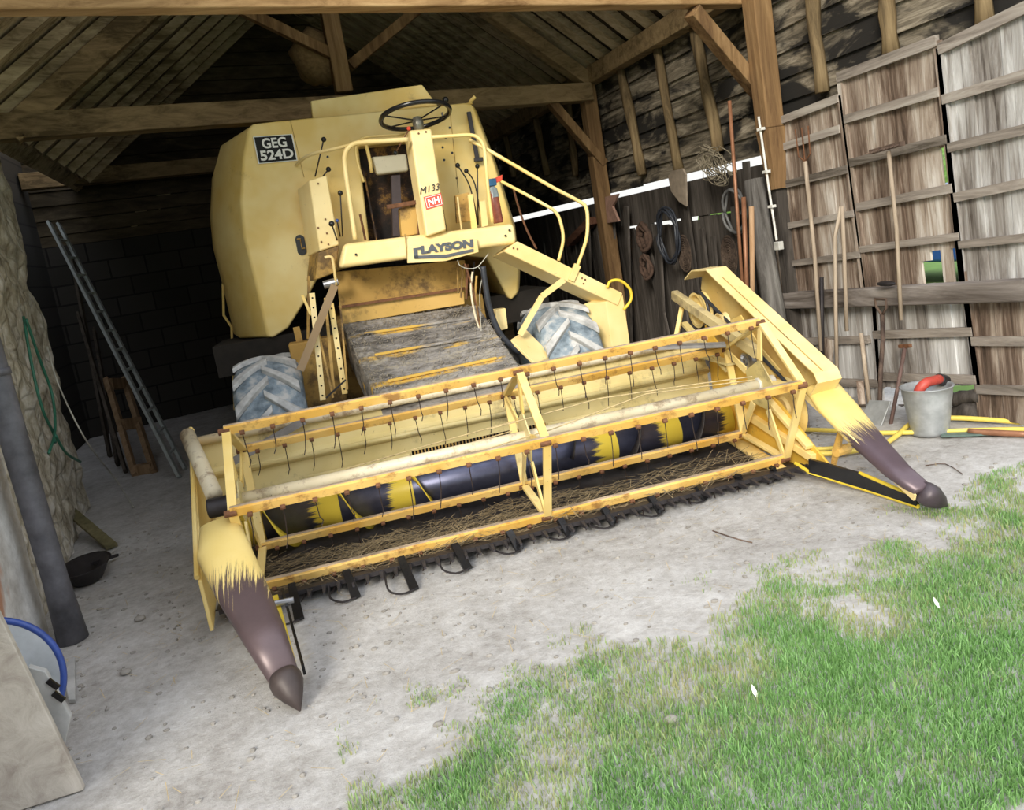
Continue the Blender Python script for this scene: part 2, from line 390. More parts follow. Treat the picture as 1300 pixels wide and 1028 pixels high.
MB().box((-.02, -.02, 0), (.09, .05, 1.78)).build('repair_post', slab_m, np_, bevel=.006)
post(Vector((TR3.x, TR3.y, 0)), TR3.z, oak_d, .18, 'dark rearmost post on the right wall')
# braces
a = on_frame(878, 14, TR1, 0); b_ = on_frame(968, 122, TR1, 0)
MB().beam(a, b_, .11, .13, up=(0, 1, 0)).build('brace', oak_z, bevel=.008, label='pale diagonal brace between top beam and right barn mouth post', cat='brace')
a = on_frame(694, 124, TR2, 0); b_ = on_frame(766, 208, TR2, 0)
MB().beam(a, b_, .10, .13, up=(0, 1, 0)).build('brace', oak_z, bevel=.008, label='diagonal brace under the middle tie beam, right of the hood', cat='brace')
# king post, struts, principal rafters of the middle truss
k0 = on_frame(437, 118, TR2); k1 = on_frame(421, 8, TR2)
kp = k0+(k1-k0)*1.8; kp.x = k0.x; kp.y = k0.y
MB().beam(k0, kp, .17, .17, up=(0, 1, 0)).build('king_post', oak_z, bevel=.01, label='short king post standing on the middle tie beam beside the sack', cat='post')
MB().beam(on_frame(444, 84, TR2), on_frame(540, 4, TR2), .1, .1, up=(0, 1, 0)).build('strut', oak_z, bevel=.006, label='slanting strut rising right from the king post', cat='strut')
MB().beam(on_frame(432, 74, TR2), on_frame(306, 12, TR2), .1, .1, up=(0, 1, 0)).build('strut', oak_z, bevel=.006, label='slanting strut rising left behind the hanging sack', cat='strut')
e0 = on_frame(748, 104, TR2); e1 = on_frame(618, 12, TR2)
slope = (e1-e0); slope.normalize(); LR = 4.4
print('rafter slope', slope, 'TR2', TR2, 'TL2', TL2, 'TR1', TR1, 'TL1', TL1, 'TL3', TL3)
MB().beam(e0, e0+slope*LR, .14, .17, up=(0, 0, 1)).build('principal_rafter', oak_d, bevel=.008, label='heavy sloping rafter rising from the middle post, right of the strut', cat='rafter')
f0 = on_frame(45, 140, TL2); f1 = on_frame(178, 20, TL2)
sl = (f1-f0).normalized()
MB().beam(f0-sl*.3, f0+sl*LR, .2, .2).build('principal_rafter', oak_d, bevel=.008, label='wide sloping rafter rising from the left end of the middle tie beam', cat='rafter')
# wall plate (right) and purlin
pz = WX(760, 92, RX).z
MB().beam((4.40, 3.2, pz), (4.40, 16.6, pz), .16, .2).build('wall_plate', oak_d, bevel=.01, label='dark wall plate running along the head of the right wall', cat='beam')
# common rafters, right slope
for i in range(28):
    y = 5.35+i*.40
    p = Vector((4.42, y, pz+.13)); r = slope.copy()
    MB().beam(p-r*.25, p+r*LR, .15, .08).build('rafter', raft, label='dusty common rafter of the right roof slope', cat='rafter', group='common rafters of the right roof slope')
# left slope
for i in range(17):
    y = 3.9+i*.5
    p = Vector((f0.x-.1, y, f0.z+.1)); r = sl.copy()
    MB().beam(p-r*.3, p+r*LR, .17, .09).build('rafter', raft, label='pale common rafter of the left roof slope', cat='rafter', group='common rafters of the left roof slope')
def roof(name, p0, p1, r, lift, m):
    n = r.cross(Vector((0, 1, 0))).normalized(); n = n if n.z > 0 else -n
    a, b2 = p0+n*lift-r*.5, p1+n*lift-r*.5
    MB().prism([a, b2, b2+r*(LR+.7), a+r*(LR+.7)], n*.05).build(name, m, kind='structure')
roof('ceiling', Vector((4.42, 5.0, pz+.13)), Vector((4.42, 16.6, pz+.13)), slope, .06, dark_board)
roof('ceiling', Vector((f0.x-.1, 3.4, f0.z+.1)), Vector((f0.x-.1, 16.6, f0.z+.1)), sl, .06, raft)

# ================================================================== WALLS
# right: weatherboards above the gap
mb = MB(); z = 2.07; k = 0
while z < 3.95:
    h = .17+random.random()*.05; y0 = 3.0
    top = 3.95 if True else 0
    while y0 < 16.6:
        L_ = 2+random.random()*2.4; y1 = min(y0+L_, 16.7)
        if not (z > 3.45 and y0 > 6): 
            t = random.uniform(-.012, .012); zz = z+h+random.uniform(.012, .03)
            mb.hexa([(4.50, y0, z+t), (4.53, y0, z+t), (4.53, y1, z-t), (4.50, y1, z-t)], [(4.53, y0, zz), (4.56, y0, zz), (4.56, y1, zz), (4.53, y1, zz)])
        y0 = y1+.004
    z += h-.004
mb.build('wall_right', wb_m, kind='structure')
# right, below the gap (depth of the barn): a dark board, then upright slabs with slits of daylight
mb = MB()
mb.box((4.50, 5.95, 1.62), (4.53, 9.3, 1.99)); mb.box((4.50, 9.33, 1.57), (4.53, 16.6, 1.985))
y = 6.2
while y < 16.6:
    w = random.uniform(.11, .2); g_ = random.choice((.0, .004, .010, .018)); t = random.uniform(1.565, 1.64)
    mb.box((4.49+random.random()*.03, y, 0), (4.54, y+w-g_, t)); y += w
mb.box((4.545, 6.2, .9), (4.56, 16.6, 1.30)); mb.box((4.545, 6.2, .02), (4.56, 16.6, .75))
mb.build('wall_right', slab_m, kind='structure')
# studs
for i, (a, b_) in enumerate([((787, 81), (815, 222)), ((832, 54), (861, 216)), ((881, 34), (913, 192)), ((678, 142), (695, 222)), ((721, 129), (731, 222)),
                             ((1030, 0), (1044, 117)), ((1122, 0), (1132, 67)), ((1247, 0), (1249, 32)), ((640, 165), (652, 225))]):
    A = WX(*a, 4.45); B = WX(*b_, 4.45); A.z = max(A.z, pz-.06); 
    d = B-A; n_ = 7; pts = [A+d*(t/n_)+Vector((0, random.uniform(-.015, .015), 0)) for t in range(n_+1)]
    where = ['first upright stud right of the middle post', 'second upright stud right of the middle post', 'third upright stud, nearest the brace', 'thin stud just left of the brace under the middle tie beam',
             'stud behind the middle brace', 'split stud above the left leaning panel', 'split stud above the tallest leaning panel', 'split stud at the upper right corner', 'faint rearmost stud in the shadow right of the hood'][i]
    MB().tube(pts, [.055*random.uniform(.85, 1.15) for _ in pts], 7).build('wall_stud', stud_m, smooth=True, label=where, cat='stud', group='rough studs of the right wall')
# left wall: limewashed rubble, raked head
def lx(y): return -1.50-.085*(y-4.85)
c_n = Vector((1, .085, 0)); c_d = -1.50+.085*4.85
topA = on(54, 243, c_n, c_d); topB = on(0, 157, c_n, c_d)
print('left wall tops', topA, topB)
mb = MB(); ny, nz = 70, 60; y0, y1 = 4.86, 7.95
grid = []
for j in range(nz+1):
    for i in range(ny+1):
        y = y0+(y1-y0)*i/ny
        top = max(topA.z, min(3.6, topA.z+(topA.y-y)*(topB.z-topA.z)/(topA.y-topB.y))) if abs(topA.y-topB.y) > .1 else topA.z
        z = top*j/nz; q = Vector((0, y*2.2, z*2.8)); d = .05*noise.noise(q)+.03*noise.noise(q*2.6)
        e = .10*(max(0, (i/ny-.93)/.07)**2)
        mb.v.append(Vector((lx(y)+d-e, y, z)))
for j in range(nz):
    for i in range(ny):
        a = j*(ny+1)+i; mb.f.append((a, a+1, a+ny+2, a+ny+1))
k0_ = len(mb.v)
# thickness: end face and back
mb.box((lx(y1)-.55, y1-.25, 0), (lx(y1)-.10, y1-.01, topA.z)); mb.box((-2.2, y0, 0), (-1.95, y1, 2.9))
mb.build('wall_left', stonewall, kind='structure', smooth=False)
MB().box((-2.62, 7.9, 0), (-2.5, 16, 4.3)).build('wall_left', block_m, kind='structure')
MB().box((-2.70, 3.4, 0), (-2.6, 7.9, 4.3)).build('wall_left', dark_board, kind='structure')  # added backing wall behind the rubble wall, keeps stray sun out
# near whitewashed pier
mb = MB()
ny, nz = 30, 40; c0 = WZ(64, 806)
for j in range(nz+1):
    for i in range(ny+1):
        y = 2.2+(c0.y-2.2)*i/ny; z = 3.0*j/nz; d = .015*noise.noise(Vector((1, y*3, z*3)))
        mb.v.append(Vector((c0.x+d, y, z)))
for j in range(nz):
    for i in range(ny):
        a = j*(ny+1)+i; mb.f.append((a, a+1, a+ny+2, a+ny+1))
mb.box((c0.x-.5, 2.2, 0), (c0.x-.03, c0.y-.01, 3.0))
mb.build('wall_left', pier_m, kind='structure')
# back wall
B0 = TR3-d2n*.6+nf*.35; B1 = TL3+d2n*1.4+nf*.35
mb = MB(); z = 2.55
while z < 6.9:
    h = .19; mb.prism([B0+Vector((0, 0, z-B0.z)), B1+Vector((0, 0, z-B1.z)), B1+Vector((0, 0, z+h-.012-B1.z))+nf*.02, B0+Vector((0, 0, z+h-.012-B0.z))+nf*.02], nf*.03); z += h
mb.build('wall_back', wood('sooty_gable_board', [(.03, .024, .016), (.085, .065, .04), (.15, .12, .075)], 'x', 3), kind='structure')
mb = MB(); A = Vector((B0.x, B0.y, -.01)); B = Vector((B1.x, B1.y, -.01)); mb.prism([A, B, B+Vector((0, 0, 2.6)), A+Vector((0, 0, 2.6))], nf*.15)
mb2 = MB().prism([A+nf*.06+Vector((0, 0, 2.5)), B+nf*.06+Vector((0, 0, 2.5)), B+nf*.06+Vector((0, 0, 7)), A+nf*.06+Vector((0, 0, 7))], nf*.05); mb2.build('wall_back', dark_board, kind='structure')  # added backing sheet, stops light coming between the gable boards
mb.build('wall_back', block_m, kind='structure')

# ================================================================== LEANING BOARDED PANELS along the right side
PX = 4.42
def panel(label, TL, TR_, BR, BL, n, battens, m, x=PX, holes=(), stiles=True, seed=1):
    rnd = random.Random(seed)
    tl, tr, br, bl = [WX(*p, x) for p in (TL, TR_, BR, BL)]
    o = empty('boarded_panel', Vector((x, (bl.y+br.y)/2, max(0, min(bl.z, br.z)))), label, 'panel', 'weathered boarded panels along the right side'); off = o.location.copy()
    mb = MB()
    for i in range(n):
        a, b = i/n, (i+1)/n-.004
        def P(s, t): return bl.lerp(br, s).lerp(tl.lerp(tr, s), t)
        dx = rnd.uniform(-.008, .008); segs = [(0+rnd.uniform(-.015, .01), 1)]
        for (hi, t0, t1) in holes:
            if hi == i:
                s_ = []
                for (u0, u1) in segs:
                    if t0 > u0 and t1 < u1: s_ += [(u0, t0), (t1, u1)]
                    else: s_.append((u0, u1))
                segs = s_
        for (t0, t1) in segs:
            q = [P(a, t0), P(b, t0), P(b, t1), P(a, t1)]
            mb.prism([p-off+Vector((dx, 0, 0)) for p in q], (.02, 0, 0))
    mb.build('boarding', m, o)
    for (p, q, h) in battens:
        a = WX(*p, x)-off; b = WX(*q, x)-off
        c = MB().beam(a+Vector((-.02, 0, 0)), b+Vector((-.02, 0, 0)), .035, h); c.build('batten', grey_y, o)
    if stiles:
        for (p, q) in ((tl, bl), (tr, br)):
            MB().beam(p-off+Vector((-.012, 0, 0)), q-off+Vector((-.012, 0, 0)), .03, .05, up=(0, 1, 0)).build('stile', m, o)
    return o
panel('small boarded panel beside the barn mouth post, lowest top of the upper three', (986, 152), (1068, 121), (1100, 372), (992, 376), 9,
      [((988, 155), (1068, 124), .06), ((985, 190), (1070, 163), .06), ((990, 236), (1080, 214), .06), ((992, 288), (1088, 270), .05), ((1000, 335), (1096, 322), .05)], brown_z, seed=2)
panel('middle boarded panel with dark slot and broken boards showing daylight', (1068, 97), (1192, 52), (1226, 362), (1104, 372), 10,
      [((1067, 98), (1193, 51), .07), ((1076, 151), (1196, 116), .06), ((1083, 206), (1206, 176), .06), ((1092, 262), (1213, 238), .06), ((1096, 316), (1222, 299), .05)], brown_z,
      holes=((9, .39, .58), (7, .01, .16), (9, .01, .16), (6, .02, .12)), seed=3)
panel('bluish silver boarded panel at the right edge, tallest', (1196, 60), (1312, 5), (1330, 358), (1226, 364), 9,
      [((1196, 62), (1312, 6), .07), ((1201, 126), (1312, 92), .06), ((1208, 187), (1312, 162), .06), ((1216, 250), (1312, 230), .06), ((1222, 310), (1312, 300), .05)], grey_z, seed=4)
panel('low boarded panel behind the long tool handles under the heavy rail', (998, 385), (1112, 383), (1120, 512), (1004, 525), 10,
      [((1012, 433), (1106, 430), .06), ((1050, 484), (1118, 486), .06)], grey_z, seed=5)
panel('low boarded panel behind the shovel and bucket under the heavy rail', (1113, 383), (1230, 380), (1244, 488), (1121, 492), 11,
      [((1113, 424), (1238, 420), .06), ((1120, 477), (1243, 481), .06)], grey_z, seed=6)
panel('low boarded panel at the right edge right of the bucket', (1231, 380), (1330, 376), (1335, 540), (1250, 532), 9,
      [((1238, 432), (1315, 432), .06), ((1244, 493), (1315, 495), .06)], brown_z, seed=7)
tl, tr, br, bl = [WX(*p, 4.30) for p in ((984, 373), (1318, 354), (1318, 383), (984, 393))]
MB().prism([tl, tr, br, bl], (.11, 0, 0)).build('heavy_rail', wood('silvered_rail', [(.06, .045, .035), (.25, .22, .20), (.47, .44, .41)], 'y', 3), bevel=.012,
    label='thick weathered horizontal timber rail across the boarded panels', cat='rail')
# round leaning log + conduit with box
a = WX(957, 228, 4.25); b_ = WX(990, 440, 4.2)
MB().tube([a, a.lerp(b_, .5)+Vector((0, .01, 0)), b_], [.085, .09, .1], 12).build('round_log', wood('bare_grey_log', [(.05, .045, .04), (.16, .15, .14), (.30, .29, .27)], 'z', 4), smooth=True,
    label='grey round log standing on end left of the boarded panels', cat='log')
c_ = empty('conduit', WX(988, 312, 4.22), 'white vertical conduit pipe with clips down the barn mouth post', 'pipe'); off = c_.location.copy()
MB().tube([WX(963, 148, 4.22)-off, WX(974, 225, 4.22)-off, WX(986, 305, 4.22)-off], .010, 8).build('pipe', plain('white_plastic', (.75, .74, .70), .5), c_)
MB().box((-.02, -.035, -.035), (.03, .035, .035)).build('junction_box', plain('grey_plastic', (.5, .5, .47), .5), c_, bevel=.006)
for q in ((966, 164), (973, 218), (980, 262)):
    p = WX(*q, 4.22)-off; MB().box(p-Vector((.02, .03, .01)), p+Vector((.02, .03, .012))).build('clip', MATS['white_plastic'], c_)
# red pipes/battens standing right of the centre
for a, b_, r_, m_, lb in (((926, 128), (946, 410), .016, copper, 'longest thin copper-red rod standing in front of the right wall'),
                     ((944, 250), (950, 420), .02, copper, 'shorter reddish rod beside the long copper-red rod'),
                     ((954, 262), (956, 420), .022, wood('new_batten', [(.35, .2, .10), (.5, .33, .2), (.6, .42, .28)], 'z'), 'orange-brown batten standing next to the reddish rod')):
    MB().tube([WX(*a, 4.1), WX(*b_, 4.0)], r_, 8).build('leaning_rod', m_, smooth=True, label=lb, cat='rod', group=None)
# slabs and planks leaning below
for i, (a, b_, w) in enumerate([((795, 262), (800, 440), .10), ((835, 300), (842, 440), .13), ((822, 310), (850, 440), .10), ((868, 240), (892, 420), .07), ((890, 290), (905, 420), .08), ((933, 262), (940, 410), .10),
                                ((875, 330), (880, 430), .07), ((745, 262), (752, 430), .09), ((712, 300), (722, 420), .08), ((947, 205), (958, 400), .08), ((777, 250), (783, 430), .09), ((905, 300), (915, 430), .06)]):
    A = WX(*a, 4.40); B = WX(*b_, 4.34); dd = (B-A); B = A+dd*((A.z-.02)/(A.z-B.z))
    wh = ['beside the pinkish cloth', 'behind the hose coil', 'slanting left of the hose coil', 'under the shovel blade hanging on the wall', 'right of the shovel blade', 'behind the copper-red rod',
          'below the round wicker disc', 'left of the pinkish cloth', 'behind the yellow handrails', 'between the rods and the round log', 'carrying the pinkish cloth', 'left of the second wicker disc'][i]
    MB().beam(A, B, w, .03, up=(1, 0, 0)).build('slab', slab_m, label='grey upright slab of wood '+wh, cat='board', group='grey slabs standing along the right wall')
# hanging ironmongery
old_rope = plain('old_rope', (.085, .05, .035), .9, 0, .4, 30)
def coil(c, r0, r1, turns, rad, m, name, label, cat, sq=1.25):
    mb = MB(); C_ = WX(*c, 4.30); pts = []
    for i in range(int(turns*22)+1):
        a = 2*PI*i/22; r = r0+(r1-r0)*(i/(turns*22)); pts.append(C_+Vector((.02*math.sin(i*.7), r*math.cos(a)+.015*math.sin(i*.31), r*sq*math.sin(a))))
    return mb.tube(pts, rad, 6).build(name, m, smooth=True, label=label, cat=cat)
coil((848, 299), .17, .21, 4, .012, rubber, 'hose_coil', 'black hose coil hanging on an upright slab', 'hose', 1.5)
coil((932, 268), .15, .16, 2, .014, plain('grey_hose', (.12, .12, .12), .5), 'hose_coil', 'grey hose loop hanging behind the copper-red rod', 'hose', 1.3)
coil((817, 300), .07, .12, 3, .028, old_rope, 'rope_coil', 'brown rope coil hanging left of the black hose coil', 'rope', 1.4)
coil((820, 338), .07, .10, 3, .022, old_rope, 'rope_coil', 'second brown rope coil hanging below the first', 'rope', 1.5)
wk = wood('wicker', [(.03, .022, .018), (.085, .06, .045), (.16, .12, .09)], 'n', 12)
for c, lb in (((869, 322), 'round woven disc hanging above the header drive cover'), ((926, 325), 'round woven disc hanging left of the copper-red rod')):
    C_ = WX(*c, 4.36); mb = MB()
    for k in range(8): mb.lathe(C_, (1, 0, 0), [(math.cos(t*PI/3)*.012, .012+k*.017+math.sin(t*PI/3)*.010) for t in range(6)], 28, closed=True)
    for v_ in range(len(mb.v)):
        p = mb.v[v_]; mb.v[v_] = Vector((p.x, p.y, C_.z+(p.z-C_.z)*1.45))
    mb.build('woven_disc', wk, smooth=True, label=lb, cat='disc')
C_ = WX(908, 210, 4.26); mb = MB(); rnd = random.Random(5)
for k in range(16):
    r = rnd.uniform(.08, .2); cc = C_+Vector((rnd.uniform(-.03, .03), rnd.uniform(-.10, .10), rnd.uniform(-.06, .05))); th = rnd.uniform(0, PI)
    mb.tube([cc+Vector((.03*math.sin(3*a+k), r*math.cos(a), r*.85*math.sin(a+th))) for a in [2*PI*j/24 for j in range(25)]], .0045, 5)
mb.build('wire_tangle', plain('dull_wire', (.20, .17, .12), .6), label='tangle of pale wire hanging by the bright gap in the wall', cat='wire')
q = [WX(*p, 4.30) for p in ((848, 224), (853, 217), (866, 214), (870, 222), (871, 262), (862, 256), (852, 243))]
MB().prism(q, (.02, 0, 0)).build('hanging_sheet', plain('tan_sheet', (.27, .22, .17), .7), label='tan curved metal blade hung on the right wall below the studs', cat='blade')
q = [WX(*p, 4.30) for p in ((768, 250), (784, 246), (781, 255), (777, 262), (785, 281), (771, 283), (769, 266))]
MB().prism(q, (.03, 0, 0)).build('cloth', plain('pinkish_cloth', (.42, .25, .19), .9), label='small pinkish rag hanging below the middle post', cat='cloth')
MB().beam(WX(724, 308, 4.42), WX(752, 280, 4.42), .12, .1).build('timber_offcut', wood('red_offcut', [(.08, .035, .02), (.17, .08, .05), (.22, .12, .08)], 'y'), label='reddish slanting timber seen between the yellow handrails', cat='timber')
# ---- tools leaning on the panels
def handle(name, pts, r, m, label, cat='tool', x=4.22, base=None, foot=0):
    P = [WX(*p, x+.10*i/(max(1, len(pts)-1))-.0) for i, p in enumerate(pts)]
    return P
def tool(name, label, pts, r, m, x0=4.27, x1=4.2, cat='tool'):
    n = len(pts); P = [WX(*p, x0+(x1-x0)*i/(n-1)) for i, p in enumerate(pts)]
    o = empty(name, Vector((P[-1].x, P[-1].y, max(0, P[-1].z))), label, cat); off = o.location
    MB().tube([p-off for p in P], r, 8).build('handle', m, o, smooth=True); return o, P
o, P = tool('long_fork', 'long brown handled fork, leftmost tool against the panels', [(1022, 205), (1034, 322), (1042, 445)], .016, tool_m)
for dy in (-.07, 0, .07): MB().tube([P[0]-o.location, P[0]-o.location+Vector((0, dy, .05)), P[0]-o.location+Vector((0, dy*1.1, .26))], .006, 6).build('tine', rust, o)
tool('iron_bar', 'dark iron bar leaning on the heavy rail beside the brown fork', [(1043, 352), (1044, 470)], .017, iron, cat='bar')
tool('wooden_pole', 'longest pale wooden handle standing in front of the heavy rail', [(1068, 262), (1060, 300), (1061, 400), (1063, 492)], .015, tool_m)
tool('wooden_pole', 'shorter pale wooden handle ending just below the heavy rail', [(1069, 262), (1072, 330), (1075, 420)], .015, tool_m)
o, P = tool('hay_rake', 'hanging rake with dark head high on the middle panel', [(1128, 192), (1138, 290), (1144, 406)], .014, tool_m)
h0 = WX(1106, 193, 4.27)-o.location; h1 = WX(1146, 182, 4.27)-o.location; MB().beam(h0, h1, .04, .03).build('rake_head', tool_d, o)
for i in range(8):
    p = h0.lerp(h1, (i+.5)/8); MB().tube([p, p+Vector((-.06, 0, -.01))], .005, 5).build('tooth', tool_d, o)
o, P = tool('shovel', 'square mouthed shovel with dark D-grip and silver blade', [(1120, 400), (1121, 430), (1118, 470), (1117, 512)], .016, tool_d, 4.30, 4.05)
g = P[0]-o.location
MB().tube([g, g+Vector((0, .05, .06)), g+Vector((0, .055, .12)), g+Vector((0, -.055, .12)), g+Vector((0, -.05, .06)), g], .010, 8).build('grip', tool_d, o, smooth=True)
bp = [WX(*p, x) for p, x in (((1105, 508), 4.05), ((1132, 509), 4.05), ((1117, 549), 3.93), ((1095, 529), 3.95))]
MB().prism([p-o.location for p in bp], (-.01, 0, .004)).build('shovel_blade', galv, o, bevel=.003, label='silver grey blade')
tool('hoe_handle', 'pale short tool handle left of the D-grip shovel', [(1093, 423), (1098, 465), (1104, 512)], .016, tool_m)
o, P = tool('pick', 'rusty bar with cross head leaning left of the bucket', [(1149, 440), (1140, 490), (1129, 548)], .014, plain('rusty_bar', (.16, .10, .085), .7, .3), 4.30, 4.0)
MB().beam(P[0]+Vector((0, -.05, .01))-o.location, P[0]+Vector((0, .05, .0))-o.location, .03, .025).build('cross_head', rust, o)
p = WX(1125, 360, 4.27); MB().ball(p, (.03, .09, .02)).build('hook', iron, label='black iron hook lying on top of the heavy rail', cat='hook')
# dark timber props bottom left of panels
MB().beam(WZ(1005, 515)+Vector((.1, 0, .32)), WZ(1035, 545)+Vector((-.1, 0, .02)), .09, .07).build('timber_offcut', grey_y, label='grey squared offcut sloping behind the right crop divider', cat='timber')
o_ = WX(1097, 540, 4.2); o_.z = .02
MB().beam(WX(1092, 485, 4.25), o_, .05, .12).build('timber_offcut', brown_z, label='brown block standing left of the shovel blade', cat='timber')
o_ = WX(1045, 508, 4.22); o_.z = .01
MB().beam(WX(1052, 430, 4.28), o_, .04, .1).build('timber_offcut', brown_z, label='brown short plank behind the long pale handle', cat='timber')
# logs / stones under the middle panel
for i, (a, b_, r) in enumerate((((1200, 508), (1246, 503), .05), ((1204, 528), (1244, 522), .07), ((1122, 522), (1150, 520), .05))):
    A = WX(*a, 4.42); B = WX(*b_, 4.42); n_ = 6
    MB().tube([A.lerp(B, t/n_)+Vector((0, 0, random.uniform(-.012, .012))) for t in range(n_+1)], [r*random.uniform(.8, 1.1) for _ in range(n_+1)], 9).build('rough_log', slab_m, smooth=True,
        label=['upper thin rough log right of the bucket', 'lower thick rough log right of the bucket', 'rough log behind the shovel blade'][i], cat='log')
# bucket
bc = WZ(1181, 549); bc.z = 0
bk = empty('bucket', bc, 'galvanised bucket with a red hose in it beside the boarded panels', 'bucket')
tp = on(1150, 495, (0, 1, 0), bc.y); bh = tp.z; rt = (WY(1204, 488, bc.y)-WY(1151, 495, bc.y)).length/2*.90; bh *= .95
MB().lathe((0, 0, 0), (0, 0, 1), [(.0, .001), (.0, rt*.74), (.02, rt*.75), (bh*.9, rt*.98), (bh, rt), (bh+.008, rt+.012), (bh+.012, rt), (bh, rt-.012), (.03, rt*.72), (.03, .001)], 36).build('pail', galv, bk, smooth=True)
rh = empty('red_hose', bc+Vector((0, 0, bh-.04)), 'red bent rubber hose with metal coupling lying in the bucket', 'hose')
MB().tube(smooth_path([(-rt*.5, 0, -.06), (-rt*.55, -.02, .03), (-rt*.3, -.04, .08), (rt*.2, -.03, .08), (rt*.7, 0, .07)], 5), .032, 12).build('pipe', plain('red_rubber', (.50, .07, .05), .5), rh, smooth=True)
MB().cyl((rt*.68, 0, .07), (rt*1.15, .02, .04), .04, 14).build('coupling', iron, rh, bevel=.005)
# yellow hoses on the ground
def ghose(name, pts, r, m, label, cat='hose', z=0.0):
    P = [WZ(*p[:2])+Vector((0, 0, r+.004+(p[2] if len(p) > 2 else 0))) for p in pts]
    return MB().tube(smooth_path(P, 6), r, 8).build(name, m, smooth=True, label=label, cat=cat)
ghose('garden_hose', [(1305, 549), (1270, 549), (1200, 551), (1120, 553), (1060, 550), (1000, 548), (960, 547)], .016, yhose, 'pale yellow hose running straight past the foot of the bucket')
ghose('garden_hose', [(1305, 541), (1250, 538, .01), (1200, 538, .02), (1160, 544, .02), (1140, 556), (1120, 568), (1080, 577), (1040, 580), (1005, 580), (985, 575)], .017, yhose, 'yellow hose curving from the right edge to behind the right divider')
ghose('garden_hose', [(1305, 541, .03), (1255, 532, .03), (1215, 528, .03)], .014, yhose, 'short length of yellow hose behind the bucket')
ghose('plank', [(1230, 552), (1305, 556)], .02, copper, 'reddish brown pipe lying at the right edge beyond the bucket', 'pipe')
ghose('garden_hose', [(1000, 570), (1045, 573), (1090, 566), (1120, 556)], .014, yhose, 'thin yellow hose loop under the right divider')
q = [WZ(*p)+Vector((0, 0, .004)) for p in ((1195, 548), (1290, 545), (1290, 552), (1195, 556))]
MB().prism(q, (0, 0, .012)).build('flat_sheet', plain('green_slate', (.10, .15, .13), .6), label='dark green flat sheet lying right of the bucket', cat='sheet')

# ---- outside seen through gaps
cb = WX(1188, 335, 9.5)
car = empty('car', Vector((10.3, cb.y, 0)), 'blue car seen through the broken boards of the middle panel', 'car')
prof = [(-2.1, .35), (-2.1, .8), (-1.9, .9), (-1.0, 1.0), (-.4, 1.42), (.9, 1.45), (1.6, 1.0), (2.1, .9), (2.15, .35)]
MB().prism([(-.8, y, z) for y, z in prof], (1.6, 0, 0)).build('body', plain('blue_car_paint', (.03, .10, .35), .25, .3, .05), car, bevel=.06)
MB().prism([(-.83, -.9, 1.0), (-.83, -.35, 1.36), (-.83, .85, 1.38), (-.83, 1.35, 1.02)], (.02, 0, 0)).build('window', black_m, car)
for y in (-1.35, 1.35): MB().cyl((-.86, y, .32), (-.6, y, .32), .32, 24).build('wheel', rubber, car)
mb = MB(); rnd = random.Random(11)
for i in range(60):
    y = -4+i*.55; mb.ball((19+rnd.uniform(-1, 1), y, rnd.uniform(.5, 1.6)), (rnd.uniform(.8, 1.4), rnd.uniform(.7, 1.2), rnd.uniform(.9, 1.6)), 10)
for i, p in enumerate(mb.v): mb.v[i] = p+Vector((noise.noise(p*2), noise.noise(p*2+Vector((9, 0, 0))), noise.noise(p*2+Vector((0, 9, 0)))))*.35
mb.build('hedge', plain('hedge_leaves', (.10, .19, .035), .9, 0, .6, 5, 1), label='long green hedge across the meadow outside the right wall', cat='hedge', kind='stuff')

# ================================================================== LEFT SIDE THINGS
a = WZ(93, 812); top = a+Vector((-.06, .02, 2.9))
dp = empty('iron_pipe', a, 'thick dark weathered pipe leaning at the left side of the barn mouth', 'pipe')
MB().tube([Vector((0, 0, 0)), (top-a)*.12, (top-a)*.55, top-a+Vector((0, 0, .0))], [.078, .062, .068, .062], 18).build('shaft', old_pipe, dp, smooth=True)
for t in (.5, .62): MB().tube([(top-a)*t, (top-a)*(t+.012)], .074, 18).build('collar', old_pipe, dp, smooth=True)
lb0 = WZ(228, 606); lt = WX(62, 282, -1.95)
print('ladder', lb0, lt)
la = empty('ladder', lb0, 'long pale aluminium ladder leaning against the dark left wall', 'ladder')
dd = lt-lb0; side = Vector((.03, .38, 0)).normalized()
al = plain('dull_aluminium', (.46, .50, .49), .45, .4, .2, 8)
for s in (0, .34): MB().beam(side*s, dd+side*s, .028, .07, up=side).build('rail', al, la)
for k in range(1, 13): p = dd*(k/13); MB().tube([p+side*-.015, p+side*.36], .016, 8).build('rung', al, la)
pb = WZ(196, 600); pt = WX(133, 478, -1.85)
pl = empty('pallet', WZ(188, 604), 'brown wooden pallet standing on edge against the dark left wall', 'pallet'); off = pl.location
pm = wood('pallet_pine', [(.16, .10, .05), (.32, .21, .12), (.45, .32, .20)], 'z', 4)
A0, A1, B0_, B1_ = [p-off for p in (WZ(172, 604), WX(136, 482, -1.75), WZ(196, 600), WX(158, 482, -1.65))]
for p, q in ((A0, A1), (B0_, B1_)): MB().beam(p, q, .05, .09, up=(0, 1, 0)).build('bearer', pm, pl)
for t in (.04, .5, .95): MB().beam(A0.lerp(A1, t), B0_.lerp(B1_, t), .1, .12, up=(0, 0, 1)).build('slat', pm, pl)
dkp = wood('dark_plank', [(.03, .025, .02), (.08, .065, .05), (.13, .11, .09)], 'z', 4)
for i, (a, b_) in enumerate((((100, 400), (160, 600)), ((120, 420), (150, 592)), ((92, 330), (140, 580)))):
    MB().beam(WZ(*b_), WX(*a, -1.95-.04*i), .14, .03, up=(1, 0, 0)).build('plank', dkp, label=['dark plank leaning just left of the pallet', 'narrow dark plank between pallet and stone wall', 'dark plank leaning against the end of the stone wall'][i], cat='plank')
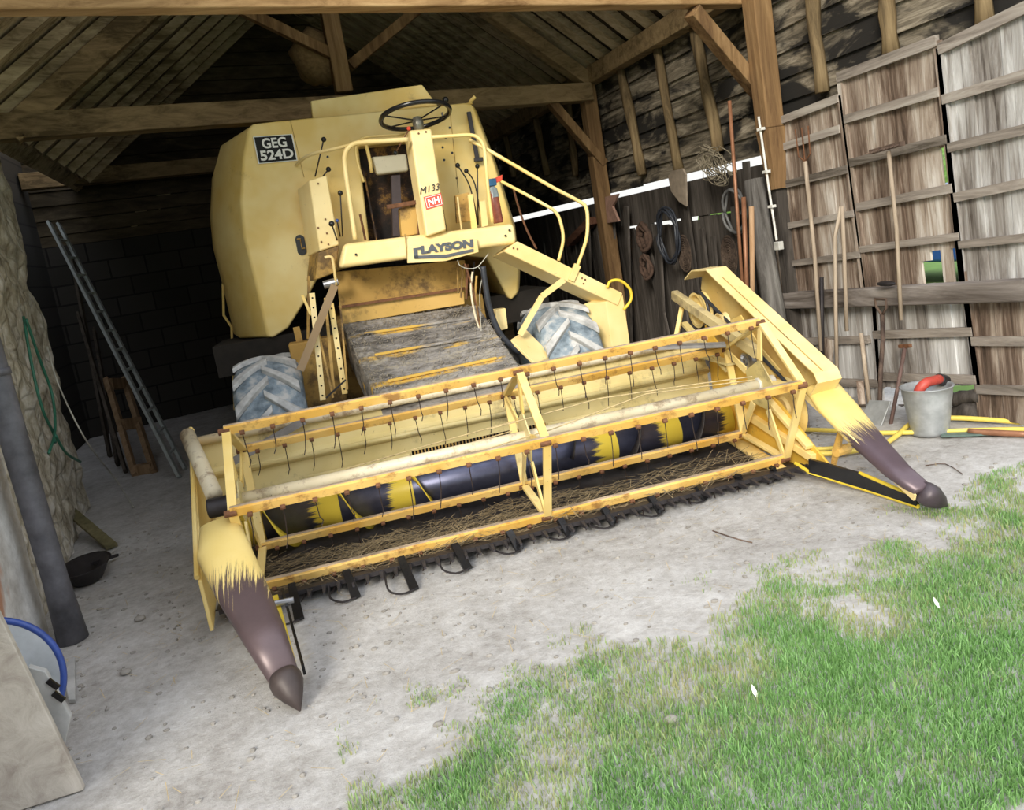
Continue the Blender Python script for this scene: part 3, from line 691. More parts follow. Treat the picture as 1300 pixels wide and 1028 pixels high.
# dim clutter at the back
yb = 10.6
for i, (a, b_, w) in enumerate((((214, 236), (196, 262), .16), ((184, 266), (164, 286), .16), ((246, 236), (200, 330), .05), ((140, 420), (280, 430), .04), ((160, 398), (275, 368), .08), ((205, 450), (245, 480), .04))):
    MB().beam(on_frame(*a, B0, -.08), on_frame(*b_, B0, -.08), w, .06, up=(0, 1, 0)).build('timber_offcut', raft if i < 2 else dkp, label=['upper dusty offcut slanting in the dark left of the hood', 'lower dusty offcut slanting in the dark left of the hood', 'thin dark batten slanting behind the offcuts',
        'long thin dark batten low in the dark back of the barn', 'dark rail crossing the blockwork left of the hull', 'short thin stick in the dark behind the ladder'][i], cat='timber')
# green hose, cable on the wall
gp = [on(*p, c_n, c_d+.07) for p in ((30, 402), (36, 440), (46, 490), (56, 525), (68, 550), (70, 562))]
gh1 = MB().tube(smooth_path(gp, 5), .010, 8).build('hung_hose', green_m, smooth=True, label='green hose hanging straight down the stone wall', cat='hose')
gp = [on(*p, c_n, c_d+.09) for p in ((33, 405), (50, 455), (66, 500), (70, 545), (62, 575)) ]
gp2 = [on(*p, c_n, c_d+.10) for p in ((70, 552), (84, 575), (102, 586))]
MB().tube(smooth_path(gp, 5), .010, 8).build('hung_hose', green_m, smooth=True, label='green hose crossing over its neighbour on the stone wall', cat='hose')
MB().tube(smooth_path(gp2, 5), .010, 8).build('hung_hose', green_m, smooth=True, label='free end of green hose pointing right off the stone wall', cat='hose')
cp = [on(60, 440, c_n, c_d+.1), on(75, 490, c_n, c_d+.14), on(110, 560, c_n, c_d+.25), WZ(150, 625)+Vector((0, 0, .15)), WZ(170, 645)+Vector((0, 0, .01))]
MB().tube(smooth_path(cp, 6), .006, 6).build('cable', cable_m, smooth=True, label='thin white cable falling from the stone wall to the floor', cat='cable')
# trough and board
tc = WZ(112, 735); MB().loft([[tc+Vector((math.cos(a)*r*1.0, math.sin(a)*r*1.5, z)) for a in [2*PI*k/20 for k in range(20)]] for r, z in ((.09, .0), (.15, .10), (.16, .105), (.14, .10), (.08, .02))]).build(
    'pan', iron, smooth=True, label='dark metal pan on the floor beside the leaning pipe', cat='pan')
MB().beam(WZ(143, 697)+Vector((0, 0, .02)), WZ(92, 668)+Vector((-.1, .1, .25)), .08, .02).build('board', wood('mossy_board', [(.08, .08, .04), (.16, .14, .07), (.22, .19, .1)], 'n'), label='short brown board propped at the foot of the stone wall', cat='board')
MB().beam(WZ(150, 708)+Vector((0, 0, .02)), WZ(120, 728)+Vector((0, 0, .07)), .02, .02).build('stick', iron, label='black short stick poking out of the pan', cat='stick')
# blue-rimmed disc and boards at the lower left corner
gy = 3.42
ctr = WY(-14, 872, gy); rr_ = (WY(78, 850, gy)-ctr).length
wh = empty('blue_rimmed_disc', Vector((ctr.x, ctr.y, 0)), 'large disc with a blue rim leaning at the lower left corner', 'disc'); off = wh.location
ax = Vector((.10, -1, .12)).normalized()
print('disc', ctr, rr_)
MB().lathe(ctr-off, ax, [(math.cos(2*PI*k/8)*.014, rr_+math.sin(2*PI*k/8)*.014) for k in range(8)], 64, closed=True).build('rim', blue_m, wh, smooth=True, label='blue round rim')
MB().lathe(ctr-off, ax, [(-.01, .001), (-.01, rr_-.01), (.01, rr_-.01), (.01, .001)], 48).build('face', plain('grey_blue_board', (.42, .45, .48), .7, 0, .3, 5), wh, smooth=False)
def cut(ps, y): return [Vector((p.x, p.y, max(p.z, .0) if q_[1] < 930 else 0)) for p, q_ in ((WY(*q_, y), q_) for q_ in ps)]
MB().prism(cut(((-60, 700), (0, 772), (96, 950), (20, 1000), (-60, 1000)), 3.12), (0, -.03, 0)).build('leaning_board', wood('bleached_board', [(.30, .26, .22), (.46, .42, .36), (.58, .54, .48)], 'n', 3), bevel=.005, label='wide bleached board leaning in front of the blue rimmed disc', cat='board')
bd = MB().prism(cut(((38, 842), (60, 848), (92, 905), (90, 1040), (60, 1040)), 3.25), (0, -.03, 0)).build('leaning_board', concrete, bevel=.004, label='narrow grey board with two dark slots between bleached board and disc', cat='board')
for p in ((68, 868), (75, 884)):
    c = WY(*p, 3.213)-bd.location; MB().beam(c+Vector((-.015, 0, .02)), c+Vector((.012, 0, -.02)), .02, .01, up=(0, 1, 0)).build('slot', black_m, bd)
q = [WZ(*p)+Vector((0, 0, .002)) for p in ((80, 850), (96, 838), (97, 893), (88, 893))]
MB().prism(q, (0, 0, .02)).build('paving_slab', concrete, bevel=.004, label='flat pale slab on the ground beside the disc', cat='slab')
# burlap sacks hanging at the king post
def sack(px0, px1, r, off_, label):
    a = on_frame(*px0, TR2, -off_); b_ = on_frame(*px1, TR2, -off_); n_ = 9; rings = []
    d = (b_-a); ax = d.normalized(); s1 = ax.orthogonal().normalized(); s2 = ax.cross(s1)
    for i in range(n_+1):
        t = i/n_; rr = r*(.35+.65*math.sin(PI*min(1, .14+.80*t))**.7) if i < n_ else r*.3
        rings.append([a+d*t+(s1*math.cos(k)+s2*math.sin(k))*rr*(1+.12*noise.noise(Vector((t*3, k, r*9)))) for k in [2*PI*j/14 for j in range(14)]])
    MB().loft(rings).build('burlap_sack', burlap, smooth=True, label=label, cat='sack')
sack((378, 50), (434, 98), .24, .28, 'larger brown burlap sack hung against the king post')
sack((384, 78), (410, 104), .14, .40, 'smaller burlap sack hanging below the larger one')
# ================================================================== COMBINE HARVESTER (frame: u across, v backwards, z up)
CMB = empty('combine_harvester', O, 'large yellow combine harvester with number plate GEG 524D parked in the barn mouth', 'combine harvester', rz=PSI)
def poly(pts, v): return [PV(*p, v) for p in pts]
VH = 2.4
# hull: W-shaped front sheet with recess, carried back
front = [(316, 163), (322, 157), (345, 154), (590, 130), (600, 133), (625, 200), (651, 285), (658, 345), (657, 372), (650, 381), (644, 377), (617, 327), (560, 322), (548, 176), (455, 186), (472, 330),
         (404, 352), (390, 378), (366, 416), (346, 429), (340, 427), (325, 360), (310, 300), (306, 255), (309, 200)]
r0 = poly(front, VH); 
def ring(dv, out, rnd_=0):
    res = []
    for i, p in enumerate(r0):
        q = Vector(p); q.y = VH+dv
        if i in (24, 23, 22, 21, 20, 0): q.x -= out
        if i in (1, 2): q.x -= out*.5; q.z -= 0
        if i in (4, 5, 6, 7, 8): q.x += out*.45
        if i in (0, 1, 2, 3): q.z -= out*.12
        res.append(q)
    return res
hull = MB().loft([r0, ring(.10, .08), ring(.40, .26), ring(1.0, .36), ring(2.6, .36)])
hull.build('hull', yel, CMB, bevel=.02)
# inner walls of the recess (grimy) and its back
rb = PV(500, 240, VH)
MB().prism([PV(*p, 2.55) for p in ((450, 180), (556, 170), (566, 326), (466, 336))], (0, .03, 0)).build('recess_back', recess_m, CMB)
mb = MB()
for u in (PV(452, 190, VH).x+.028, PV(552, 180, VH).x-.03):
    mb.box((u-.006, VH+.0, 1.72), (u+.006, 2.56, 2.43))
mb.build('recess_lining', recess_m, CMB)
# grain tank lid
q = poly(((397, 152), (394, 128), (536, 107), (556, 134)), 2.62)
MB().hexa([q[0]+Vector((0, .5, 0)), q[3]+Vector((0, .5, 0)), q[3], q[0]], [q[1]+Vector((0, .35, 0)), q[2]+Vector((0, .35, 0)), q[2], q[1]]).build('tank_lid', yel, CMB, bevel=.012)
# panel seams and rivet holes
for a, b_ in (((369, 154), (386, 225)), ((571, 138), (582, 245))): MB().beam(PV(*a, VH-.002), PV(*b_, VH-.002), .004, .006, up=(0, 1, 0)).build('panel_seam', yel_dirty, CMB)
for p in ((416, 199), (562, 187), (574, 194), (564, 203), (580, 226), (571, 162), (566, 175)):
    c = PV(*p, VH-.004); MB().cyl(c, c+Vector((0, .01, 0)), .010, 8).build('bolt_hole', black_m, CMB)
# number plate
pq = [PV(*p, VH-.014) for p in ((328, 208), (378, 203.5), (371, 170), (321, 173.5))]
npl = MB().prism(pq, (0, .012, 0)).build('number_plate', white_m, CMB, label='black number plate with white rim reading GEG 524D')
c = sum(pq, Vector())/4; plate_black = plain('plate_black', (.008, .008, .009), .75, 0, .1)
inn = [c+(p-c)*.94-Vector((0, .003, 0)) for p in pq]
MB().prism(inn, (0, .004, 0)).build('plate_face', plate_black, npl)
def bil(q, s, t): return q[0].lerp(q[1], s).lerp(q[3].lerp(q[2], s), t)
fw = Vector((0, -.006, 0))
text_part('GEG', 'plate_lettering', white_m, npl, bil(inn, .17, .53)+fw, bil(inn, .83, .53)+fw, bil(inn, .17, .93)+fw, offset=.03)
text_part('524D', 'plate_lettering', white_m, npl, bil(inn, .06, .07)+fw, bil(inn, .95, .07)+fw, bil(inn, .06, .46)+fw, offset=.03)
# slot vent on hull cheek
c = PV(382, 311, VH-.01); mb = MB(); ring_ = []
for k in range(24):
    a = 2*PI*k/24; x = .036*math.cos(a); z = .036*math.sin(a)+(.045 if math.sin(a) > 0 else -.045)
    ring_.append(c+Vector((x+z*.02, 0, z)))
sl_ = MB().prism(ring_, (0, .012, 0)).build('latch_slot', black_m, CMB, label='black oblong latch slot')
MB().tube([c+Vector((-.02, -.012, .05)), c+Vector((.004, -.02, .05)), c+Vector((.004, -.02, -.03)), c+Vector((.025, -.012, -.03))], .006, 6).build('latch', yel_dirty, sl_)
# platform lip
VP_ = 1.72
pl_ = poly(((430, 341), (657, 309), (654, 283), (436, 309)), VP_)
MB().hexa([pl_[0], pl_[1], pl_[1]+Vector((0, .6, 0)), pl_[0]+Vector((0, .6, 0))], [pl_[3]+Vector((0, .02, 0)), pl_[2]+Vector((0, .02, 0)), pl_[2]+Vector((0, .6, -.02)), pl_[3]+Vector((0, .6, -.02))]).build('platform', yel_pale, CMB, bevel=.035)
# joint line between the lip halves
MB().beam(PV(514, 297, VP_-.001), PV(517, 328, VP_-.001), .006, .006, up=(0, 1, 0)).build('seam', yel_dirty, CMB)
for p in ((452, 323), (642, 299), (647, 292)):
    c = PV(*p, VP_-.004); MB().cyl(c, c+Vector((0, .01, 0)), .009, 10).build('bolt_hole', black_m, CMB)
# name sign
sq = [PV(*p, 1.685) for p in ((517.5, 334), (565, 331.5), (608, 320), (605.5, 302.5), (566, 305), (517.5, 312.5))]
sgn = MB().prism(sq, (0, .03, 0)).build('name_sign', yel_pale, CMB, bevel=.004, label='cream badge plate with dark slanted lettering CLAYSON')
q = [PV(*p, 1.68) for p in ((524, 324), (601, 314), (601, 306), (524, 315))]
text_part('LAYSON', 'sign_lettering', grey_letter, sgn, PV(535, 322.5, 1.678), PV(601, 313.5, 1.678), PV(534, 312, 1.678), offset=.06)
mb = MB()
for quad in (((524.5, 315), (529.5, 314.5), (531, 328), (526, 328.5)), ((529, 314.6), (534.5, 313.5), (534.8, 316.4), (529.3, 317.2)), ((526, 324.5), (566, 323), (566, 327), (526, 328.5)), ((566, 323), (601, 315.6), (601.5, 319), (566, 327))):
    mb.prism([PV(*p, 1.678) for p in quad], (0, .004, 0))
mb.build('sign_lettering', grey_letter, sgn)
# steering column
c0 = [PV(541, 301, 1.69), PV(567, 292, 1.69), PV(548, 163, 1.86), PV(520, 165, 1.86)]
cb_ = [c0[0]+Vector((-.02, .22, 0)), c0[1]+Vector((-.0, .22, 0)), c0[2]+Vector((-.0, .16, 0)), c0[3]+Vector((-.03, .16, 0))]
colm = MB().hexa(c0, cb_).build('steering_column', yel_pale, CMB, bevel=.018)
def colp(s, t, f=-.008): 
    p = c0[0].lerp(c0[1], s).lerp(c0[3].lerp(c0[2], s), t); return p+Vector((0, f, 0))
text_part('M133', 'column_lettering', black_m, colm, colp(.02, .395), colp(.98, .40), colp(0, .455), shear=.3)
q = [colp(.20, .245), colp(1.02, .245), colp(.98, .365), colp(.16, .365)]
lg = MB().prism([p+Vector((0, .002, 0)) for p in q], (0, .005, 0)).build('emblem', red_m, colm, label='small red emblem with interlocked letters NH')
mb = MB(); 
for a, b_ in ((0, 1), (1, 2), (2, 3), (3, 0)):
    pa = bil(q, *[(.07, .1), (.93, .1), (.93, .9), (.07, .9)][a]); pb_ = bil(q, *[(.07, .1), (.93, .1), (.93, .9), (.07, .9)][b_]); mb.beam(pa+Vector((0, -.002, 0)), pb_+Vector((0, -.002, 0)), .004, .004, up=(0, 1, 0))
mb.build('emblem_border', white_m, lg)
text_part('NH', 'emblem_lettering', white_m, lg, bil(q, .18, .24)+Vector((0, -.003, 0)), bil(q, .82, .24)+Vector((0, -.003, 0)), bil(q, .18, .76)+Vector((0, -.003, 0)), offset=.03)
for p in ((.38, .96), (.72, .97)): c = colp(*p, -.004); MB().cyl(c, c+Vector((0, .01, 0)), .008, 8).build('screw', rust, colm)
# steering wheel
hub = PV(531, 158, 1.92); nrm = Vector((0, math.sin(math.radians(11)), math.cos(math.radians(11))))
wc_ = PV(527.5, 147, 1.95)
R_ = (PV(574, 141, 1.95)-PV(481, 154, 1.95)).length/2
swh = MB().lathe(wc_, nrm, [(math.cos(2*PI*k/8)*.018, R_-.018+math.sin(2*PI*k/8)*.018) for k in range(8)], 48, closed=True).build('steering_wheel', black_m, CMB, smooth=True)
a_ = Vector((1, 0, 0)); b2 = nrm.cross(a_)
for an in (20, 140, 200, 320): 
    e = wc_+(a_*math.cos(math.radians(an))+b2*math.sin(math.radians(an)))*(R_-.015); MB().tube([hub+nrm*.03, e], .006, 6).build('spoke', black_m, swh)
MB().lathe(hub-nrm*.05, nrm, [(0, .001), (0, .036), (.06, .042), (.10, .035), (.115, .001)], 18).build('hub', plain('dull_hub_metal', (.25, .24, .2), .4, .6), swh, smooth=True)
kb = wc_+a_*R_*.82+b2*R_*.5; MB().tube([kb, kb+nrm*.05], .008, 8).build('knob_stem', black_m, swh)
MB().ball(PV(565.5, 127, kb.y), .026).build('knob', black_m, swh, smooth=True)
MB().ball(PV(519, 163, 1.9), .016).build('throttle_knob', red_m, CMB, smooth=True)
MB().tube([PV(519, 165, 1.9), PV(503, 192, 1.9)], .006, 6).build('throttle_rod', rust, CMB)
MB().ball(PV(502, 194, 1.9), .018).build('lever_knob', black_m, CMB, smooth=True)
# pedestal and pedal cluster
q = poly(((510, 300), (532, 297), (531, 262), (507, 264)), 1.95)
MB().prism(q, (0, .12, 0)).build('pedal_pedestal', yel_dirty, CMB, bevel=.006)
mb = MB(); mb.beam(PV(491, 263, 1.93), PV(533, 256, 1.93), .06, .03, up=(0, 0, 1)); mb.tube([PV(530, 258, 1.92), PV(531, 298, 1.92)], .006, 6); mb.build('pedal', rust, CMB)
q = poly(((499, 300), (511, 299), (508, 222), (497, 223)), 2.2); MB().prism(q, (0, .1, 0)).build('battery_box', plain('sooty_box', (.06, .045, .05), .6), CMB)
# driver seat and backrest frame
q = poly(((478, 222), (519, 217), (516, 195), (471, 199)), 2.3); MB().prism(q, (0, .08, 0)).build('seat_back', paint('dirty_white_pad', (.62, .58, .44), amt=.6, spots=.55), CMB, bevel=.02)
MB().tube(smooth_path([PV(*p, 2.28) for p in ((462, 231), (455, 210), (452, 188), (461, 175), (500, 171), (518, 170))], 4), .011, 8).build('seat_frame', yel, CMB, smooth=True)
MB().tube([PV(465, 184, 2.26), PV(470, 205, 2.26), PV(472, 219, 2.26)], .014, 8).build('seat_frame', yel, CMB, smooth=True)
# handrails
def rail(pts, r=.014, m=yel, v=None, k=5, name='handrail'):
    P = [PV(*p[:2], p[2] if len(p) > 2 else v) for p in pts]
    return MB().tube(smooth_path(P, k), r, 8).build(name, m, CMB, smooth=True)
rail([(451, 304), (445, 262), (438, 212), (438, 196), (444, 186), (456, 181), (488, 179), (518, 177)], .018, yel_pale, 1.80)
rail([(376, 210, 2.36), (383, 203, 2.25), (395, 196, 2.1), (420, 190, 1.95), (446, 184, 1.82)], .013, yel_pale)
rail([(548, 174), (575, 172.5), (597, 171.5), (608, 176), (615, 190), (619, 235), (625, 282)], .014, yel, 1.80)
rail([(596, 178, 1.9), (612, 186, 1.85), (650, 208, 1.75), (700, 237, 1.7), (736, 256, 1.7), (744, 264, 1.7), (746, 280, 1.7), (744, 305, 1.7), (732, 340, 1.7)], .014, yel)
rail([(636, 230, 1.95), (655, 240, 1.85), (690, 259, 1.7), (704, 268, 1.7), (711, 280, 1.7), (715, 304, 1.7), (709, 331, 1.7)], .013, yel)
rail([(771, 365), (775, 357), (787, 356), (799, 366), (801, 380), (792, 393)], .012, bright, 1.68, name='hose_loop')
# console box left of the platform
f4 = poly(((406, 319), (431, 311), (415, 222), (392, 229)), 1.98); g4 = poly(((397, 356), (415, 352), (394, 226), (380, 237)), 2.28)
con = MB().hexa(f4, [f4[0]+Vector((-.10, .32, -.02)), f4[1]+Vector((-.05, .32, 0)), f4[2]+Vector((-.05, .32, -.02)), f4[3]+Vector((-.10, .32, -.02))]).build('control_console', yel_pale, CMB, bevel=.014)
con2 = MB().hexa([*poly(((400, 356), (426, 346), (431, 311), (404, 320)), 1.99)], [p+Vector((-.07, .3, 0)) for p in poly(((400, 356), (426, 346), (431, 311), (404, 320)), 1.99)]).build('gear_housing', yel_dirty, CMB, bevel=.012)
MB().tube(smooth_path([PV(*p, 1.9) for p in ((412, 327), (420, 326), (423, 333), (427, 362))], 4), .011, 8).build('crank_lever', yel_pale, CMB, smooth=True)
c = PV(421, 360, 1.92); MB().tube([c+Vector((-.06, 0, 0)), c+Vector((.05, 0, .01))], .03, 12).build('spring', steel, CMB)
for p in ((404, 233), (413, 278), (415, 296), (404, 289), (417, 310), (428, 304), (408, 307)):
    c = PV(*p, 1.972); MB().cyl(c, c+Vector((0, .01, 0)), .007, 8).build('screw', rust, con)
# levers with ball knobs
def lever(ball, foot, v=2.2, r=.020, kc=black_m, mid=None):
    a = PV(*ball, v); b_ = PV(*foot, v+.08); pts = [a, b_] if mid is None else smooth_path([a, PV(*mid, v+.04), b_], 4)
    l = MB().tube(pts, .0055, 6).build('control_lever', iron, CMB, smooth=True); MB().ball(a, r).build('knob', kc, l, smooth=True)
lever((411, 177), (400, 224), 2.15); lever((417, 215), (405, 230), 2.1); lever((432, 245), (435, 300), 2.05); lever((421, 284), (428, 305), 1.9, .022)
lever((428, 280), (432, 300), 1.95, .014, blue_m)
lever((581, 210), (607, 285), 2.1, .020, black_m, (597, 238)); lever((592, 217), (612, 285), 2.1, .019, black_m, (603, 234)); lever((606, 211), (607, 285), 2.12, .019, black_m)
mb = MB()
mb.prism(poly(((580, 283), (600, 280), (595, 244), (578, 248)), 2.1), (0, .05, 0)); mb.build('lever_quadrant', yel_dirty, CMB, bevel=.004)
MB().prism(poly(((599, 293), (606, 291), (600, 246), (594, 247)), 2.02), (0, .03, 0)).build('lever_quadrant', yel, CMB)
MB().prism(poly(((612, 288), (620, 286), (616, 254), (609, 256)), 2.0), (0, .03, 0)).build('lever_quadrant', yel_pale, CMB)
MB().tube(smooth_path([PV(*p, 2.0) for p in ((581, 250), (583, 270), (586, 292))], 3), .007, 6).build('hand_rod', yel_pale, CMB)
MB().tube(smooth_path([PV(*p, 1.98) for p in ((457, 272), (461, 290), (464, 305))], 3), .010, 6).build('foot_pedal', rust, CMB)
# black strap and grab on the hull
MB().beam(PV(595, 142, 2.36), PV(606, 202, 2.36), .035, .02, up=(0, 1, 0)).build('strap_hinge', iron, CMB, bevel=.004)
MB().beam(PV(602, 203, 2.35), PV(613, 202, 2.35), .03, .04, up=(0, 1, 0)).build('strap_hinge', iron, CMB, bevel=.004)
MB().tube([PV(590, 134, 2.5), PV(598, 131, 2.5), PV(597, 129, 2.5), PV(603, 123, 2.5)], .016, 8).build('grab_handle', yel, CMB)
# under-platform bulkhead
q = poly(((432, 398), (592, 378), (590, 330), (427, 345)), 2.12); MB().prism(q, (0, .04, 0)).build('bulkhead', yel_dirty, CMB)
q = poly(((434, 412), (590, 386), (589, 364), (432, 388)), 2.06); MB().prism(q, (0, .03, 0)).build('apron', paint('worn_ochre', (.55, .34, .08), dirt=(.1, .06, .03), amt=.8, spots=.56, dscale=4), CMB, bevel=.006)
for v_, y_ in ((2.04, 0),): MB().beam(PV(430, 390, 2.04), PV(590, 366, 2.04), .03, .02).build('angle_rail', rust, CMB)
MB().box((-1.9, 2.45, 1.0), (.9, 3.2, 1.25)).build('belly_housing', plain('black_grime', (.02, .016, .012), .9), CMB)
# feeder house
t0, t1 = PV(434, 410, 2.08), PV(606, 386, 2.08); b0, b1 = PV(481, 512, 1.12), PV(664, 470, 1.12)
print('feeder', t0, t1, b0, b1)
dn = Vector((0, 0, -.34))
fh = MB().hexa([b0+dn, b1+dn, t1+dn, t0+dn], [b0, b1, t1, t0]).build('feeder_house', feeder_m, CMB, bevel=.02)
mb = MB(); rnd = random.Random(3)      # chaff crusted on the feeder
for i in range(4200):
    s = rnd.random(); t = rnd.random(); s = s**1.5 if rnd.random() < .5 else s
    if rnd.random() > .5+.5*noise.noise(Vector((s*5, t*5, 0)))+.35*(s < .15)+.3*(t > .85): continue
    p = b0.lerp(b1, s).lerp(t0.lerp(t1, s), t)+Vector((0, 0, .004)); a = rnd.random()*PI; L_ = rnd.uniform(.008, .03)
    d = Vector((math.cos(a), math.sin(a), .3*math.sin(a)*.5))*L_; w = Vector((-d.y, d.x, 0)).normalized()*.002
    mb.add([p-d-w, p-d+w, p+d+w+Vector((0, 0, .006)), p+d-w+Vector((0, 0, .006))], [(0, 1, 2, 3)])
mb.build('chaff', plain('grey_chaff', (.36, .32, .25), .9, 0, .5, 30), CMB, kind='stuff', label='loose straw and chaff lying on the feeder house')
for t in (.20, .52, .80):
    MB().beam(b0.lerp(t0, t)+Vector((.12, 0, .006)), b1.lerp(t1, t)+Vector((-.12, 0, .006)), .03, .02).build('stiffening_rib', feeder_m, CMB, bevel=.006)
# left side ironwork: rods and perforated strips
def strip(a, b_, w, m, v0, v1, name='perforated_strut', nh=0):
    A = PV(*a, v0); B = PV(*b_, v1); o = MB().beam(A, B, w, .012, up=(0, 1, 0)).build(name, m, CMB)
    for k in range(nh): c = A.lerp(B, (k+.5)/nh)+Vector((0, -.01, 0)); MB().cyl(c, c+Vector((0, .006, 0)), .007, 8).build('hole', black_m, o)
strip((425, 362), (381, 470), .055, paint('brown_link', (.25, .16, .07), amt=.6), 1.7, 1.6, 'lift_arm')
strip((396, 372), (410, 508), .04, yel_pale, 1.8, 1.6, nh=11); strip((384, 375), (395, 400), .02, yel, 1.9, 1.8); strip((404, 420), (423, 505), .014, yel_dirty, 1.75, 1.6)
strip((413, 378), (424, 500), .022, yel_dirty, 1.85, 1.65); strip((420, 385), (438, 500), .04, yel, 1.9, 1.65, nh=9); strip((432, 385), (441, 495), .014, yel_dirty, 1.9, 1.6)
strip((392, 350), (391, 430), .02, yel_dirty, 2.0, 2.0); strip((439, 482), (414, 505), .012, iron, 1.5, 1.5, 'thin_rod'); strip((376, 415), (382, 440), .05, yel_dirty, 2.1, 2.1, 'bracket')
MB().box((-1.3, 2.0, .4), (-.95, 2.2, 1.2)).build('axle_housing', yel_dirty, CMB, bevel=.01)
MB().cyl((-1.75, 2.05, .56), (.95, 2.05, .56), .09, 16).build('axle', yel_dirty, CMB)
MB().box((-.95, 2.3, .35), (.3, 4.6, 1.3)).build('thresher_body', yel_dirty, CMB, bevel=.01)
strip((313, 432), (314, 520), .05, yel_dirty, 2.9, 2.9, 'frame_post'); strip((340, 432), (345, 452), .16, yel_dirty, 2.7, 2.7, 'frame_post')
MB().tube([PV(*p, 3.3) for p in ((283, 360), (284, 400), (294, 415), (298, 520))], .012, 6).build('cable_run', yel, CMB)
# right side: hoses, box, twine
MB().tube(smooth_path([PV(*p, 1.6) for p in ((613, 338), (616, 360), (622, 392), (636, 425), (660, 448))], 5), .022, 10).build('hydraulic_hose', rubber, CMB, smooth=True)
for i, pts in enumerate((((605, 350), (604, 380), (612, 420), (628, 440)), ((600, 345), (598, 370), (606, 410), (622, 440)), ((590, 335), (600, 365), (607, 400), (610, 430)))):
    MB().tube(smooth_path([PV(*p, 1.75) for p in pts], 4), .009, 6).build('control_cable', [yel_dirty, tube_m, rust][i], CMB, smooth=True)
for i, pts in enumerate((((588, 335), (585, 378)), ((594, 335), (592, 380)), ((602, 332), (599, 372)), ((580, 332), (582, 372)))):
    MB().tube([PV(*p, 1.95) for p in pts], .008, 6).build('control_rod', [yel_dirty, rust, iron, yel_dirty][i], CMB)
mb = MB(); mb.tube(smooth_path([PV(*p, 1.66) for p in ((581, 330), (584, 337), (595, 341), (607, 338), (620, 322))], 4), .003, 5); mb.tube(smooth_path([PV(*p, 1.66) for p in ((607, 338), (612, 350), (609, 375), (611, 420))], 4), .003, 5)
mb.build('twine', cable_m, CMB)
MB().prism(poly(((631, 421), (645, 417), (642, 391), (629, 393)), 1.75), (0, .1, 0)).build('valve_box', yel_pale, CMB, bevel=.006)
MB().tube(smooth_path([PV(*p, 2.2) for p in ((652, 240), (658, 262), (668, 290), (681, 316))], 4), .009, 6).build('chain', rust, CMB)
# ladder stringer (box arm) and drop leg
VA = 1.7
q = poly(((639, 319), (768, 378), (785, 388), (791, 372), (722, 329), (657, 306)), VA)
arm = MB().hexa([q[0], q[2], q[3], q[5]], [q[0]+Vector((-.05, .22, -.03)), q[2]+Vector((-.05, .22, -.03)), q[3]+Vector((-.05, .22, -.03)), q[5]+Vector((-.05, .22, -.03))]).build('box_arm', yel_pale, CMB, bevel=.008)
q = poly(((722, 355), (729, 358), (738, 338), (730, 334)), VA-.02); MB().prism(q, (0, .03, 0)).build('clamp_bracket', yel_pale, CMB, bevel=.004)
for p in ((652, 315), (657, 316), (739, 353), (743, 355), (741, 360)): c = PV(*p, VA-.003); MB().cyl(c, c+Vector((0, .006, 0)), .008, 8).build('rivet', rust, CMB)
q = poly(((778, 445), (801, 443), (791, 374), (769, 383)), VA+.01)
q2 = [p+Vector((-.13, .16, 0)) for p in q]
MB().hexa(q, q2).build('drop_leg', yel_pale, CMB, bevel=.006)
# step strap and step plate
st = poly(((660, 425), (688, 376), (716, 355)), 1.6)
mb = MB(); mb.beam(st[0], st[1], .045, .012, up=(0, 1, 0)); mb.beam(st[1], st[2], .045, .012, up=(0, 1, 0)); mb.build('step_strap', yel_pale, CMB)
a, b_, c, d = PV(648, 431, 1.6), PV(668, 418, 1.75), PV(700, 450, 1.6), PV(680, 462, 1.45)
MB().prism([a, b_, c, d], (0, 0, -.03)).build('step_plate', yel_pale, CMB, bevel=.004)
# drive tyres
def tyre(uc, w=.50, Rr=.575, v=2.03):
    c = Vector((uc, v, Rr)); h = w/2
    prof = [(-h*.9, Rr*.45), (-h, Rr*.62), (-h*.98, Rr*.8), (-h*.82, Rr*.9), (-h*.4, Rr*.935), (0, Rr*.945), (h*.4, Rr*.935), (h*.82, Rr*.9), (h*.98, Rr*.8), (h, Rr*.62), (h*.9, Rr*.45)]
    o = MB().lathe(c, (1, 0, 0), prof, 56, closed=True).build('drive_tyre', tyre_m, CMB, smooth=True)
    nl = 14
    for side_ in (-1, 1):
        for k in range(nl):
            rings = []
            for j in range(6):
                t = j/5; x = side_*(-.02+t*(h*1.0)); an = 2*PI*(k+(.5 if side_ > 0 else 0))/nl+t*.40
                base = Rr*(.93-.035*t**3); topr = Rr*(1.0-.05*t**3); wd = .030+.016*t
                rad = Vector((0, math.cos(an), math.sin(an))); tan = Vector((0, -math.sin(an), math.cos(an)))
                rings.append([c+Vector((x, 0, 0))+rad*base-tan*wd*1.2, c+Vector((x, 0, 0))+rad*base+tan*wd*1.2, c+Vector((x, 0, 0))+rad*topr+tan*wd*.8, c+Vector((x, 0, 0))+rad*topr-tan*wd*.8])
            MB().loft(rings).build('tread_lug', lug_m, o, bevel=.006)
    MB().lathe(c, (1, 0, 0), [(-.1, .001), (-.1, Rr*.3), (-.14, Rr*.5), (.14, Rr*.5), (.1, Rr*.3), (.1, .001)], 32).build('wheel_rim', yel_dirty, o, smooth=True)
tyre(-1.49); tyre(.80)
# rear steering wheels (mostly hidden in the dark)
for uc in (-1.1, .3): MB().lathe((uc, 5.0, .38), (1, 0, 0), [(-.1, .15), (-.12, .3), (-.08, .38), (.08, .38), (.12, .3), (.1, .15)], 32, closed=True).build('rear_tyre', rubber, CMB, smooth=True)

